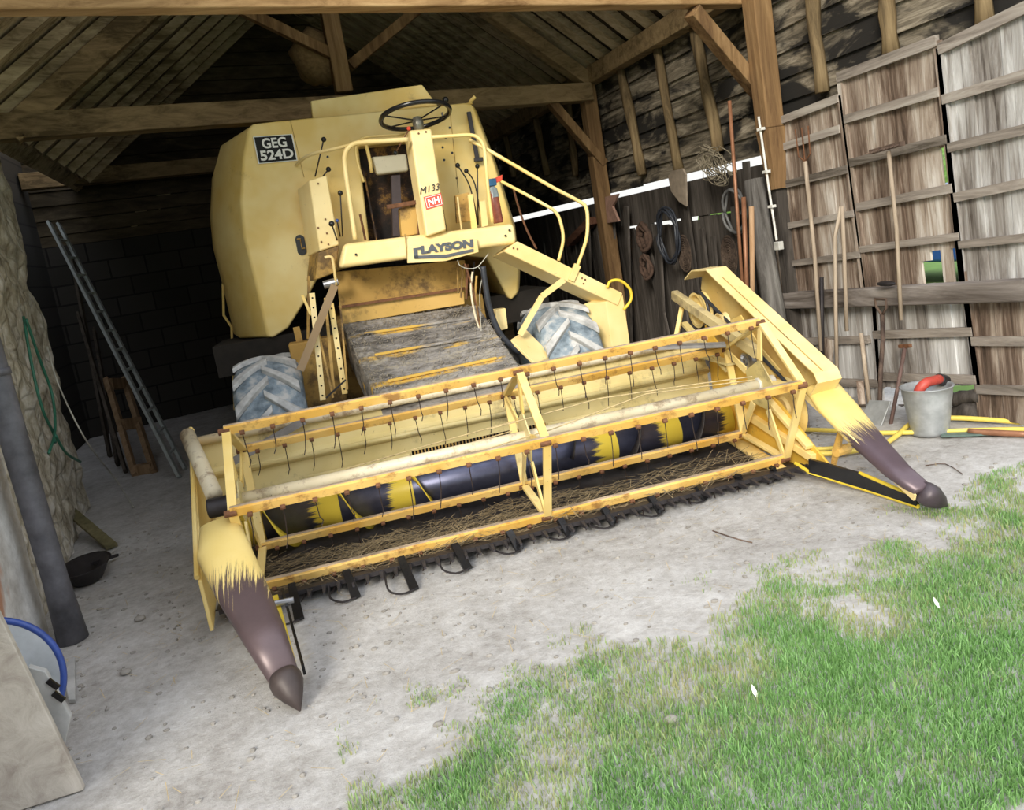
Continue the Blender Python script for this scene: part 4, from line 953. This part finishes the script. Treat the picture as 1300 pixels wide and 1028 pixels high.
# ------------------------------------------------------------------ HEADER
UL, UR = -1.93, 1.64
prof_t = [(-.30, .075), (-.27, .06), (.30, .035), (.72, .016), (1.0, .03), (1.09, .14), (1.11, .40)]
def sheet(u0, u1, prof, m, name, th=.008, **k):
    return MB().loft([[(u0, v, z) for v, z in prof], [(u1, v, z) for v, z in prof]], close=False).build(name, m, CMB, solid=th, **k)
sheet(UL+.1, UR, [(-.03, .065), (.0, .055), (.25, .045), (.30, .035)], iron, 'knife_table')
sheet(UL, UR, prof_t[2:5], plain('shade_dark_floor', (.05, .045, .045), .6, .3, .5, 6), 'trough_floor'); sheet(UL, -.6, prof_t[4:], yel_cream, 'trough_sheet'); sheet(.35, UR, prof_t[4:], yel_cream, 'trough_sheet')  # dark steel floor; shade below the auger is put into its colour
prof_b = [(1.11, .40), (1.11, .50), (1.08, .515), (1.08, .55), (1.12, .57), (1.13, .75)]
sheet(UL, UR, prof_b, yel_cream, 'back_sheet')
MB().tube([(UL-.01, 1.10, .765), (UR+.05, 1.10, .765)], .032, 12).build('top_tube', tube_m, CMB, smooth=True)
MB().tube([(UL-.01, 1.085, .53), (UR, 1.085, .53)], .018, 8).build('stiffener_tube', yel_cream, CMB, smooth=True)
# slanted gussets towards the feed opening
MB().prism([(-.62, 1.08, .40), (-1.3, 1.08, .40), (-.62, 1.03, .10)], (0, -.012, 0)).build('gusset', yel_cream, CMB); MB().prism([(.37, 1.08, .40), (.95, 1.08, .40), (.37, 1.03, .10)], (0, -.012, 0)).build('gusset', yel_cream, CMB)
MB().beam((-1.75, 1.02, .60), (-1.25, 1.05, .77), .05, .02, up=(0, 1, 0)).build('brace_bar', plain('grey_bar', (.22, .21, .20), .6), CMB)
MB().beam((1.0, .85, .84), (1.55, .6, .78), .12, .02).build('brace_bar', MATS['grey_bar'], CMB)
MB().box((-.6, 1.16, .02), (.35, 1.20, .42)).build('feeder_mouth', black_m, CMB)
for i in range(40): MB().beam((-.58+i*.024, 1.10, .40), (-.58+i*.024, 1.10, .375), .010, .008).build('comb_tooth', yel_dirty, CMB)
# end plates
pe = [(1.08, .05), (1.08, .85), (.8, .86), (.25, .55), (-.05, .42), (-.2, .2), (-.22, .05)]
def skew(v): return -1.83-.075*(v+.1)*1.1
MB().hexa([(skew(1.05), 1.08, .05), (skew(-.18), -.2, .03), (skew(-.18), -.2, .30), (skew(1.05), 1.08, .86)], [(skew(1.05)-.02, 1.08, .05), (skew(-.18)-.02, -.2, .03), (skew(-.18)-.02, -.2, .30), (skew(1.05)-.02, 1.08, .86)]).build('end_plate', yel, CMB, bevel=.006)
MB().tube([(skew(1.05)-.02, 1.08, .86), (skew(-.18)-.02, -.2, .32)], .014, 8).build('edge_bead', yel, CMB)
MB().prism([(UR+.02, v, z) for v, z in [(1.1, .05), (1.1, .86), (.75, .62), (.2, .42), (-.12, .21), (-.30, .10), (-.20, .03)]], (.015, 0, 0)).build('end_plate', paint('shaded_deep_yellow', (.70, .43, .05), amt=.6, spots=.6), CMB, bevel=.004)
MB().beam((UR+.0, .42, .50), (UR+.0, -.12, .20), .05, .03).build('edge_rail', yel, CMB, bevel=.004)
MB().beam((UR+.0, .70, .30), (UR+.0, -.15, .14), .04, .05).build('edge_rail', yel, CMB, bevel=.004)
MB().beam((1.50, .0, .06), (UR+.02, .95, .05), .10, .012).build('floor_rail', yel, CMB)
# auger
AV, AZ = .86, .215
MB().tube([(UL+.12, AV, AZ), (UR-.02, AV, AZ)], .125, 28).build('auger_tube', auger_m, CMB, smooth=True)
MB().lathe((UL+.06, AV, AZ), (1, 0, 0), [(0, .001), (0, .14), (.06, .14), (.06, .001)], 24).build('auger_collar', yel, CMB)
def flight(u0, u1, hand, m, ro=.195):
    n = 72; rings = []; turns = abs(u1-u0)/.47
    mb = MB(); vs = []; fs = []
    for i in range(n+1):
        t = i/n; a = hand*2*PI*turns*t+PI*.15; u = u0+(u1-u0)*t; d = Vector((0, math.cos(a), math.sin(a)))
        vs += [Vector((u, AV, AZ))+d*.11, Vector((u, AV, AZ))+d*ro]
    for i in range(n): fs.append((2*i, 2*i+1, 2*i+3, 2*i+2))
    return mb.add(vs, fs).build('auger_flight', m, CMB, solid=.006, smooth=True)
flight(UL+.2, -.55, 1, bright); flight(UR-.1, .40, 1, plain('dark_flight', (.035, .03, .03), .45, .3), .195)
for k in range(4):
    u = -.38+k*.2; a = k*2.1; d = Vector((0, math.cos(a), math.sin(a))); MB().tube([Vector((u, AV, AZ))+d*.1, Vector((u, AV, AZ))+d*.2], .009, 6).build('retracting_finger', iron, CMB)
# knife, guards and crop lifters
MB().box((UL+.12, -.06, .05), (UR, -.01, .075)).build('knife_bar', iron, CMB)
for i in range(45):
    u = UL+.20+i*.077; MB().hexa([(u-.014, -.04, .04), (u+.014, -.04, .04), (u+.014, -.04, .075), (u-.014, -.04, .075)], [(u-.006, -.14, .05), (u+.006, -.14, .05), (u+.006, -.14, .062), (u-.006, -.14, .062)]).build('knife_guard', plain('worn_guard', (.06, .055, .06), .5, .5), CMB)
lp = [(368, 780), (440, 752), (514, 742), (582, 716), (648, 692), (712, 674), (768, 660), (828, 645), (884, 628), (930, 612), (975, 602)]
for i, p in enumerate(lp):
    tip = PZ(p[0]+12, p[1]+6, .015); b_ = Vector((tip.x-.03, -.02, .10)); 
    l = MB().beam(b_, tip, .04, .025, w1=.05, h1=.016).build('crop_lifter', black_m, CMB)
    MB().tube(smooth_path([tip+Vector((0, 0, .0)), tip+Vector((-.07, -.02, .0)), tip+Vector((-.13, .04, .015)), b_+Vector((-.10, -.04, -.04))], 3), .006, 5).build('lifter_wire', iron, l)
# straw lying in the trough
mb = MB(); rnd = random.Random(9)
for i in range(1700):
    u = rnd.uniform(-1.7, .4) if rnd.random() < .8 else rnd.uniform(.4, 1.5); v = rnd.uniform(.0, .5); z = .06+.06*rnd.random()*max(0, .5+noise.noise(Vector((u*3, v*3, 0))))
    a = rnd.gauss(0, .7); L_ = rnd.uniform(.02, .12); d = Vector((math.cos(a), math.sin(a), rnd.uniform(-.1, .2)))*L_; p = Vector((u, v, z)); w = Vector((-d.y, d.x, 0)).normalized()*.0022
    mb.add([p-d-w, p-d+w, p+d+w, p+d-w], [(0, 1, 2, 3)])
mb.build('trough_straw', plain('dull_straw', (.27, .21, .12), .9, 0, .5, 30), CMB, kind='stuff', label='loose straw lying in the header trough')
# reel
RV, RZ = .27, .545
bars = ((.18, .95), (-.205, .605), (.07, .095), (.575, .15), (.67, .735))
angs = [math.atan2(z_-RZ, v_-RV) for v_, z_ in bars]
def rp(k, u): return Vector((u, *bars[k % 5]))
U0, U1 = -1.62, 1.58; tine_m = plain('tine_wire', (.03, .018, .015), .6, .3)
MB().tube([(U0-.08, RV, RZ), (U1+.05, RV, RZ)], .034, 14).build('reel_tube', tube_m, CMB, smooth=True)
for k in range(5):
    a = rp(k, U0); b_ = rp(k, U1)
    bat = MB(); bat.beam(a+Vector((0, 0, .0)), b_+Vector((0, 0, .0)), .016, .042, up=(0, -.35, 1)); bat.beam(a+Vector((0, .012, .022)), b_+Vector((0, .012, .022)), .036, .010, up=(0, 0, 1))
    bo = bat.build('reel_bat', orange, CMB)
    MB().beam(a+Vector((0, .012, .029)), b_+Vector((0, .012, .029)), .030, .004).build('bat_edge', plain('purplish_edge', (.42, .33, .24), .5, 0, .5, 6), bo)
    for i in range(20):
        u = U0+.09+i*(U1-U0-.16)/19; p = Vector((u, a.y-.012, a.z-.022)); rr = random.Random(i*7+k); j = rr.uniform(-.02, .02); b2_ = rr.uniform(.7, 1.1)
        ln = .19
        tn = MB(); tn.tube([p+Vector((-.012, -.004, 0)), p+Vector((.012, -.004, 0))], .013, 8)
        if k == 2: tn.tube([p, p+Vector((j*.3, -.05, -.02)), p+Vector((j, -.12, -.030)), p+Vector((j-.02, -.17, -.040))], .0032, 5)
        else: tn.tube([p, p+Vector((j*.3, .0, -ln*.5)), p+Vector((j, -.006, -ln*.85*b2_)), p+Vector((j-.012, -.03, -ln*b2_-.0))], .0028, 5)
        to = tn.build('spring_tine', tine_m, bo); to.data.materials.append(rust)
        for f_ in range(10): to.data.polygons[f_].material_index = 1
def star(u, hubr=.13, w=.05):
    s = MB()
    c = Vector((u, RV, RZ)); pts = [c+Vector((0, hubr*math.cos(a), hubr*math.sin(a))) for a in angs]
    plate = MB().prism([p-Vector((.004, 0, 0)) for p in pts], (.008, 0, 0)).build('reel_spider', yel_cream, CMB)
    for k in range(5):
        MB().beam(pts[k], rp(k, u), w, .012, up=(1, 0, 0), w1=w*.6).build('spoke', yel, plate)
        MB().beam(rp(k, u+.01), rp(k+1, u+.01), .018, .045, up=(1, 0, 0)).build('rim_bar', yel, plate)
        q = rp(k, u); MB().cyl(q-Vector((.03, 0, 0)), q+Vector((.03, 0, 0)), .018, 10).build('bat_bearing', rust, plate)
star(U0); star(.02, .16); star(U1, .17)
MB().cyl((U1-.02, RV, RZ), (U1+.10, RV, RZ), .045, 16).build('reel_bearing', plain('white_bearing', (.62, .60, .54), .5, .2), CMB, bevel=.006)
# twine stretched across the reel
for i, (pts, v_) in enumerate(((((307, 636), (420, 601), (540, 566), (655, 534)), .5), (((330, 641), (440, 606), (560, 573), (650, 547)), .5), (((620, 545), (760, 506), (880, 488), (955, 478)), .1), (((590, 578), (700, 545), (820, 500), (958, 482)), .1))):
    MB().tube([PV(*p, v_) for p in pts], .004, 5).build('stretched_twine', straw_m, CMB)
# reel arms
A = PV(238, 552, .95); B = PV(272, 628, .32)
MB().tube([A, B], .047, 16).build('reel_arm', tube_m, CMB, smooth=True)
hb = PV(283, 642, .27); MB().cyl(hb-Vector((.08, 0, 0)), hb+Vector((.08, 0, .0)), .055, 14).build('arm_bearing', iron, CMB, bevel=.01)
A = PV(856, 374, 1.40); B = PU(962, 448, A.x*.0+1.62)
MB().beam(A, B, .055, .07).build('reel_arm', paint('greyed_yellow', (.52, .42, .2), amt=.7, dirt=(.2, .15, .1), spots=.5), CMB, bevel=.006)
MB().beam(PV(866, 388, 1.35), PV(858, 430, 1.2), .03, .02).build('arm_strut', yel, CMB)
# drive cover: side plate + folded flange
UC = 1.80
cov = [(PU(*p, UC).y, PU(*p, UC).z) for p in ((884, 352), (893, 341), (912, 340), (924, 352), (1052, 470), (1057, 482), (1046, 498))]
print('cover', cov, 'arm', A, B)
inner = [(cov[-1][0]+.25, cov[-1][1]-.05), (.55, .42), (1.0, .75), (cov[0][0]+.05, cov[0][1]-.10)]
MB().prism([(UC+.05, v, z) for v, z in cov+inner], (.01, 0, 0)).build('drive_cover', yel, CMB)
fl = MB().loft([[(UC-.10, v, z) for v, z in cov], [(UC+.06, v, z) for v, z in cov]], close=False).build('cover_flange', yel_pale, CMB, solid=.008)
MB().beam((UC-.04, cov[3][0], cov[3][1]+.006), (UC-.04, cov[4][0], cov[4][1]+.006), .006, .004).build('flange_seam', yel_dirty, fl)
def pulley(px, py, u, r, w, m):
    c = PU(px, py, u); return MB().lathe(c, (1, 0, 0), [(-w, r*.2), (-w, r*.35), (-w*.3, r*.4), (-w*.3, r*.75), (-w, r*.85), (-w, r), (-w*.2, r*.82), (w*.2, r*.82), (w, r), (w, r*.2)], 36, closed=True).build('pulley', m, CMB, smooth=False), c
_, c1 = pulley(889, 393, 1.72, .135, .035, yel); _, c2 = pulley(917, 408, 1.72, .065, .03, yel_pale); _, c3 = pulley(997, 518, 1.74, .20, .03, yel); _, c4 = pulley(950, 458, 1.70, .06, .03, steel)
def belt(ca, ra, cb, rb, u):
    d = (cb-ca); d.x = 0; n = Vector((0, -d.z, d.y)).normalized()
    return MB().tube([Vector((u, 0, 0))+Vector((0, p.y, p.z)) for p in (ca+n*ra, cb+n*rb)], .012, 8), MB().tube([Vector((u, 0, 0))+Vector((0, p.y, p.z)) for p in (ca-n*ra, cb-n*rb)], .012, 8)
for m_ in belt(c1, .13, c3, .2, 1.72): m_.build('drive_belt', rubber, CMB)
MB().lathe(c1, (1, 0, 0), [(math.cos(2*PI*k/6)*.012, .134+math.sin(2*PI*k/6)*.012) for k in range(6)], 32, closed=True).build('drive_belt', rubber, CMB, smooth=True)
MB().prism([PU(*p, 1.73) for p in ((900, 420), (940, 400), (965, 440), (990, 470), (965, 500), (925, 470))], (.01, 0, 0)).build('gear_bracket', yel, CMB, bevel=.003)
MB().beam(PU(868, 410, 1.6), PU(925, 470, 1.6), .05, .02).build('cross_brace', yel_cream, CMB)
MB().beam(PU(855, 440, 1.55), PU(930, 462, 1.6), .08, .015).build('cross_brace', yel_cream, CMB)
# crop dividers
def divider(path, widths, m, name, up=(0, -.35, 1), lab=None, arc=(0, PI), thick=1.0):
    P = [Vector(p) for p in path]; rings = []
    for i, p in enumerate(P):
        t = (P[min(i+1, len(P)-1)]-P[max(i-1, 0)]).normalized(); s_ = t.cross(Vector(up)).normalized(); n_ = s_.cross(t).normalized(); w, h = widths[i]; ring_ = []
        for k in range(13):
            a = PI*k/12; ring_.append(p+s_*w*math.cos(a)+n_*h*(abs(math.sin(a))**.75))
        ring_ += [p-s_*w*.9-n_*.012, p+s_*w*.9-n_*.012]
        rings.append(ring_)
    return MB().loft(rings).build(name, m, CMB, smooth=True, label=lab)
L0 = PV(279, 668, -.14); L1 = PV(284, 700, -.26); L2_ = PV(305, 745, -.5); L3_ = PV(335, 805, -.82); L4 = PV(360, 858, -1.04)
dl = divider([L0+Vector((0, .02, -.02)), L0, L1, L2_, L3_, L4], [(.075, .03), (.095, .05), (.125, .07), (.115, .07), (.09, .06), (.062, .05)], div_l, 'crop_divider')
dn_ = (PV(380, 900, -1.16)-L4); 
divc = MB().tube([L4-dn_*.06, L4+dn_*.12, L4+dn_*.3, L4+dn_*.6, L4+dn_*1.05], [.058, .068, .066, .045, .004], 16).build('divider_nose', plain('brown_cast_nose', (.06, .045, .042), .5, .2), dl, smooth=True)
MB().beam(Vector((-1.50, -.22, .12)), Vector((L4.x+.03, -.92, .06)), .03, .05).build('divider_skid', bright, dl, bevel=.004)
MB().beam(Vector((-1.46, -.20, .14)), Vector((L4.x+.07, -.93, .06)), .012, .05).build('divider_skid', black_m, dl)
MB().cyl((-1.62, -.36, .16), (-1.40, -.36, .15), .015, 10).build('adjuster_bolt', steel, dl)
R0 = PV(1043, 492, -.02); R1 = PV(1065, 520, -.2); R2 = PV(1100, 560, -.48); R3 = PV(1140, 600, -.78); R4 = PV(1172, 624, -.96); tipR = PZ(1203, 642, .02)
print('R divider', R0, R4, tipR, 'L', L0, L4)
dr = divider([R0+Vector((-.005, .03, .015)), R0, R1, R2, R3, R4], [(.10, .02), (.115, .035), (.12, .045), (.10, .05), (.075, .045), (.055, .04)], div_r, 'crop_divider')
dn_ = (tipR-R4)
MB().tube([R4-dn_*.06, R4+dn_*.12, R4+dn_*.35, R4+dn_*.65, R4+dn_*1.0], [.05, .06, .06, .042, .004], 16).build('divider_nose', plain('purple_brown_nose', (.065, .05, .058), .45, .25), dr, smooth=True)
MB().beam(R0+Vector((-.115, 0, -.03)), R4+Vector((-.05, 0, -.02)), .012, .035).build('divider_edge', yel_pale, dr)
s0 = PZ(1028, 592, .10); s1 = PZ(1100, 612, .07); s2 = PZ(1165, 636, .05)
mb = MB(); mb.beam(s0, s1, .02, .10, h1=.09); mb.beam(s1, s2, .02, .09, h1=.05); mb.build('divider_skid', black_m, dr)
mb = MB(); mb.tube([PZ(1010, 588, .08), s0-Vector((0, 0, .04)), s1-Vector((0, 0, .045)), s2-Vector((0, 0, .03))], .012, 8); mb.tube([s0.lerp(s1, .9)+Vector((0, 0, .045)), s2+Vector((0, 0, .02))], .010, 8); mb.build('divider_skid', bright, dr)
a_, b_ = PV(1068, 545, -.30), PZ(1058, 590, .06)
mb = MB(); mb.tube([a_, a_.lerp(b_, .6), b_], [.018, .024, .016], 8); mb.cyl(a_.lerp(b_, .6)+Vector((-.02, -.02, 0)), a_.lerp(b_, .6)+Vector((.08, .0, .0)), .03, 10); mb.build('adjuster_jack', orange, dr)

# bottle standing on the platform
bp_ = wld(*PV(633, 283, 1.95)); bt = empty('spray_bottle', bp_, 'clear bottle of reddish liquid with blue and red trigger top standing on the platform', 'bottle')
hh = (PV(627, 232, 1.95)-PV(634, 283, 1.95)).z; tl_ = Vector((-.02, 0, 1)).normalized()
MB().lathe((0, 0, 0), (-.03, 0, 1), [(0, .001), (0, .036), (hh*.04, .04), (hh*.62, .04), (hh*.63, .039), (hh*.8, .034), (hh*.9, .018), (hh, .016), (hh, .001)], 24).build('bottle', plain('rosy_liquid', (.30, .09, .06), .25, 0, .3, 25), bt, smooth=True)
MB().lathe((-.002, 0, hh*.64), (-.03, 0, 1), [(0, .0405), (hh*.2, .036), (hh*.27, .02)], 24).build('shoulder', plain('grey_shoulder', (.30, .36, .38), .3), bt, smooth=True)
MB().box((-.04, -.03, hh*.92), (.03, .03, hh*1.10)).build('cap', plain('blue_cap', (.03, .13, .28), .4), bt, bevel=.008)
MB().prism([(-.01, -.02, hh*1.08), (.09, -.02, hh*1.16), (.08, -.02, hh*1.02), (.03, -.02, hh*.98)], (0, .04, 0)).build('trigger', red_m, bt, bevel=.004)

# ================================================================== GRASS, STONES, STRAW
edge = [WZ(*p) for p in ((380, 1010), (440, 930), (520, 885), (600, 868), (690, 830), (760, 795), (850, 768), (900, 738), (1000, 720), (1050, 688), (1150, 648), (1200, 628), (1300, 596), (1400, 570))]
ex = [p.x for p in edge]; ey = [p.y for p in edge]
rng = np.random.default_rng(4); n = 300000
xs = rng.uniform(-.3, 5.0, n); ys = rng.uniform(1.3, 3.9, n)
yb_ = np.interp(xs, ex, ey); dist = yb_-ys
nz_ = np.array([noise.noise(Vector((x*3.2, y*3.2, 1.7)))+.5*noise.noise(Vector((x*8, y*8, 4))) for x, y in zip(xs, ys)])
pr_ = np.clip((dist+.05)*1.6+nz_*1.5-.05, 0, 1)*np.clip(dist*8+1.0, 0, 1); pr_ = np.where(dist > .45, np.clip(.30+dist*.55+nz_*.55, .05, 1), pr_*.7)
# keep what the place around the yard corner shows
vis = (ys > 1.5) & (xs < 1.25*ys+1.2) & (xs > -.05)
keep = (rng.random(n) < pr_) & vis
xs, ys, dist, nz_ = xs[keep], ys[keep], dist[keep], nz_[keep]; n = len(xs)
print('blades', n)
hgt = rng.uniform(.012, .036, n)*np.clip(.45+dist*1.1+nz_*.3, .4, 1.25); an = rng.uniform(0, 2*PI, n); ln_ = rng.uniform(.1, .9, n)*hgt; wdt = rng.uniform(.0012, .0026, n); a2 = rng.uniform(0, 2*PI, n)
vx = np.zeros((n, 5, 3)); dx, dy = np.cos(an), np.sin(an); wx, wy = np.cos(a2)*wdt, np.sin(a2)*wdt
vx[:, 0] = np.stack([xs-wx, ys-wy, -.01+0*xs], 1); vx[:, 1] = np.stack([xs+wx, ys+wy, -.01+0*xs], 1)
mxx, myy = xs+dx*ln_*.35, ys+dy*ln_*.35
vx[:, 2] = np.stack([mxx+wx*.8, myy+wy*.8, hgt*.6], 1); vx[:, 3] = np.stack([mxx-wx*.8, myy-wy*.8, hgt*.6], 1); vx[:, 4] = np.stack([xs+dx*ln_, ys+dy*ln_, hgt], 1)
me = bpy.data.meshes.new('lawn_grass'); me.vertices.add(n*5); me.vertices.foreach_set('co', vx.reshape(-1))
base = np.arange(n)[:, None]*5; li = np.concatenate([base+np.array([0, 1, 2, 3]), base+np.array([3, 2, 4])], 1).reshape(-1)
me.loops.add(n*7); me.loops.foreach_set('vertex_index', li.astype(np.int32)); me.polygons.add(n*2)
ls = np.stack([np.arange(n)*7, np.arange(n)*7+4], 1).reshape(-1); me.polygons.foreach_set('loop_start', ls.astype(np.int32)); me.update(calc_edges=True); me.validate()
ca = me.color_attributes.new('tint', 'FLOAT_COLOR', 'POINT'); dry = np.clip(.70-dist*.75-nz_*.8+rng.normal(0, .22, n), 0, 1)[:, None]*.9; g_ = rng.uniform(0, 1, n)[:, None]
green = np.array([[.13, .28, .07]])*(1-g_)+np.array([[.33, .57, .22]])*g_; dryc = np.array([[.50, .44, .24]])
col = green*(1-dry)+dryc*dry; col = np.concatenate([col, np.ones((n, 1))], 1); ca.data.foreach_set('color', np.repeat(col, 5, 0).reshape(-1))
me.materials.append(grass_m); go = bpy.data.objects.new('lawn_grass', me); COL.objects.link(go); tag(go, 'short green grass with dry patches at the lower right of the yard', 'grass', kind='stuff')
# scattered straw and grit on the yard
def scatter(name, n, area, fn, m, label, cat, seed):
    rnd = random.Random(seed); mb = MB()
    for i in range(n): fn(mb, rnd, area)
    mb.build(name, m, label=label, cat=cat, kind='stuff')
def one_straw(mb, r, A):
    x, y = r.uniform(A[0], A[1]), r.uniform(A[2], A[3]); a = r.random()*PI; L_ = r.uniform(.01, .06); c = r.uniform(-.3, .3)
    p = Vector((x, y, gh(x, y)+.002)); d = Vector((math.cos(a), math.sin(a), 0))*L_; w = Vector((-d.y, d.x, 0)).normalized()*.0012
    mb.add([p-d-w, p-d+w, p+d+w+Vector((0, 0, .006)), p+d-w+Vector((0, 0, .006))], [(0, 1, 2, 3)])
scatter('ground_straw', 900, (-1.3, 3.6, 2.6, 7.5), one_straw, straw_m, 'thin straws scattered over the dusty yard and barn floor', 'straw', 21)
def one_stone(mb, r, A):
    x, y = r.uniform(A[0], A[1]), r.uniform(A[2], A[3]); s = r.uniform(.003, .014)*(1.4 if r.random() < .1 else 1)
    mb.ball((x, y, gh(x, y)-.004), (s*r.uniform(.8, 1.5), s*r.uniform(.8, 1.3), s*.7), 6)
scatter('ground_grit', 1500, (-1.4, 3.8, 2.4, 6.5), one_stone, stone_m, 'small stones and grit scattered over the dusty ground', 'stones', 22)
for (px, py, s, lb) in ([(852, 916, .02, 'pale stone lying in the grass near the bottom'), (178, 787, .022, 'small pale stone on the floor right of the leaning pipe'), (160, 855, .02, 'white pebble on the ground near the disc'), (92, 815, .025, 'pale stone at the foot of the leaning pipe')]):
    p = WZ(px, py); mb = MB().ball(p+Vector((0, 0, s*.5)), (s*1.4, s, s*.7), 10)
    mb.build('stone', stone_m, smooth=True, label=lb, cat='stone')
for i, (px, py) in enumerate(((1193, 777), (962, 891))):
    p = WZ(px, py)+Vector((0, 0, .03)); MB().loft([[p+Vector((-.002, 0, -.012)), p+Vector((.002, 0, -.012))], [p+Vector((-.008, .01, .0)), p+Vector((.008, .01, .002))], [p+Vector((-.006, .02, .012)), p+Vector((.006, .02, .014))], [p+Vector((0, .026, .024)), p+Vector((.001, .026, .024))]], close=False).build('feather', white_m,
        label=['small white feather on the grass towards the right edge', 'small white feather on the grass near the bottom middle'][i], cat='feather', solid=.001)
tw = smooth_path([WZ(*p)+Vector((0, 0, .006)) for p in ((905, 675), (925, 682), (942, 687), (955, 690))], 3); MB().tube(tw, .004, 5).build('twig', tool_d, label='thin dark twig lying on the pale ground before the header', cat='twig')
MB().tube(smooth_path([WZ(*p)+Vector((0, 0, .006)) for p in ((1175, 592), (1200, 590), (1222, 603))], 3), .003, 5).build('twig', tool_d, label='thin curved twig on the ground above the right divider nose', cat='twig')

# ================================================================== LIGHT
w = bpy.data.worlds.new('sky'); sc.world = w; w.use_nodes = True; nt = w.node_tree; bg = nt.nodes['Background']
tc = N(nt, 'ShaderNodeTexCoord'); sp = N(nt, 'ShaderNodeSeparateXYZ'); nt.links.new(tc.outputs['Generated'], sp.inputs[0])
cr = ramp(nt, step(nt, sp.outputs[2], 0, 1), [(0, (.50, .50, .48)), (.25, (.62, .64, .66)), (1, (1.0, 1.06, 1.18))]); nt.links.new(cr, bg.inputs[0]); bg.inputs[1].default_value = 1.6
sd = bpy.data.lights.new('sun', 'SUN'); sd.energy = 3.0; sd.angle = math.radians(18); sd.color = (1, .93, .80)
so = bpy.data.objects.new('sun', sd); COL.objects.link(so); so.rotation_euler = Vector((.68, 1.0, -.60)).to_track_quat('-Z', 'Y').to_euler()
vs_ = sc.view_settings; vs_.view_transform = 'Standard'; vs_.look = 'None'; vs_.gamma = 1; vs_.use_curve_mapping = False; vs_.exposure = .28
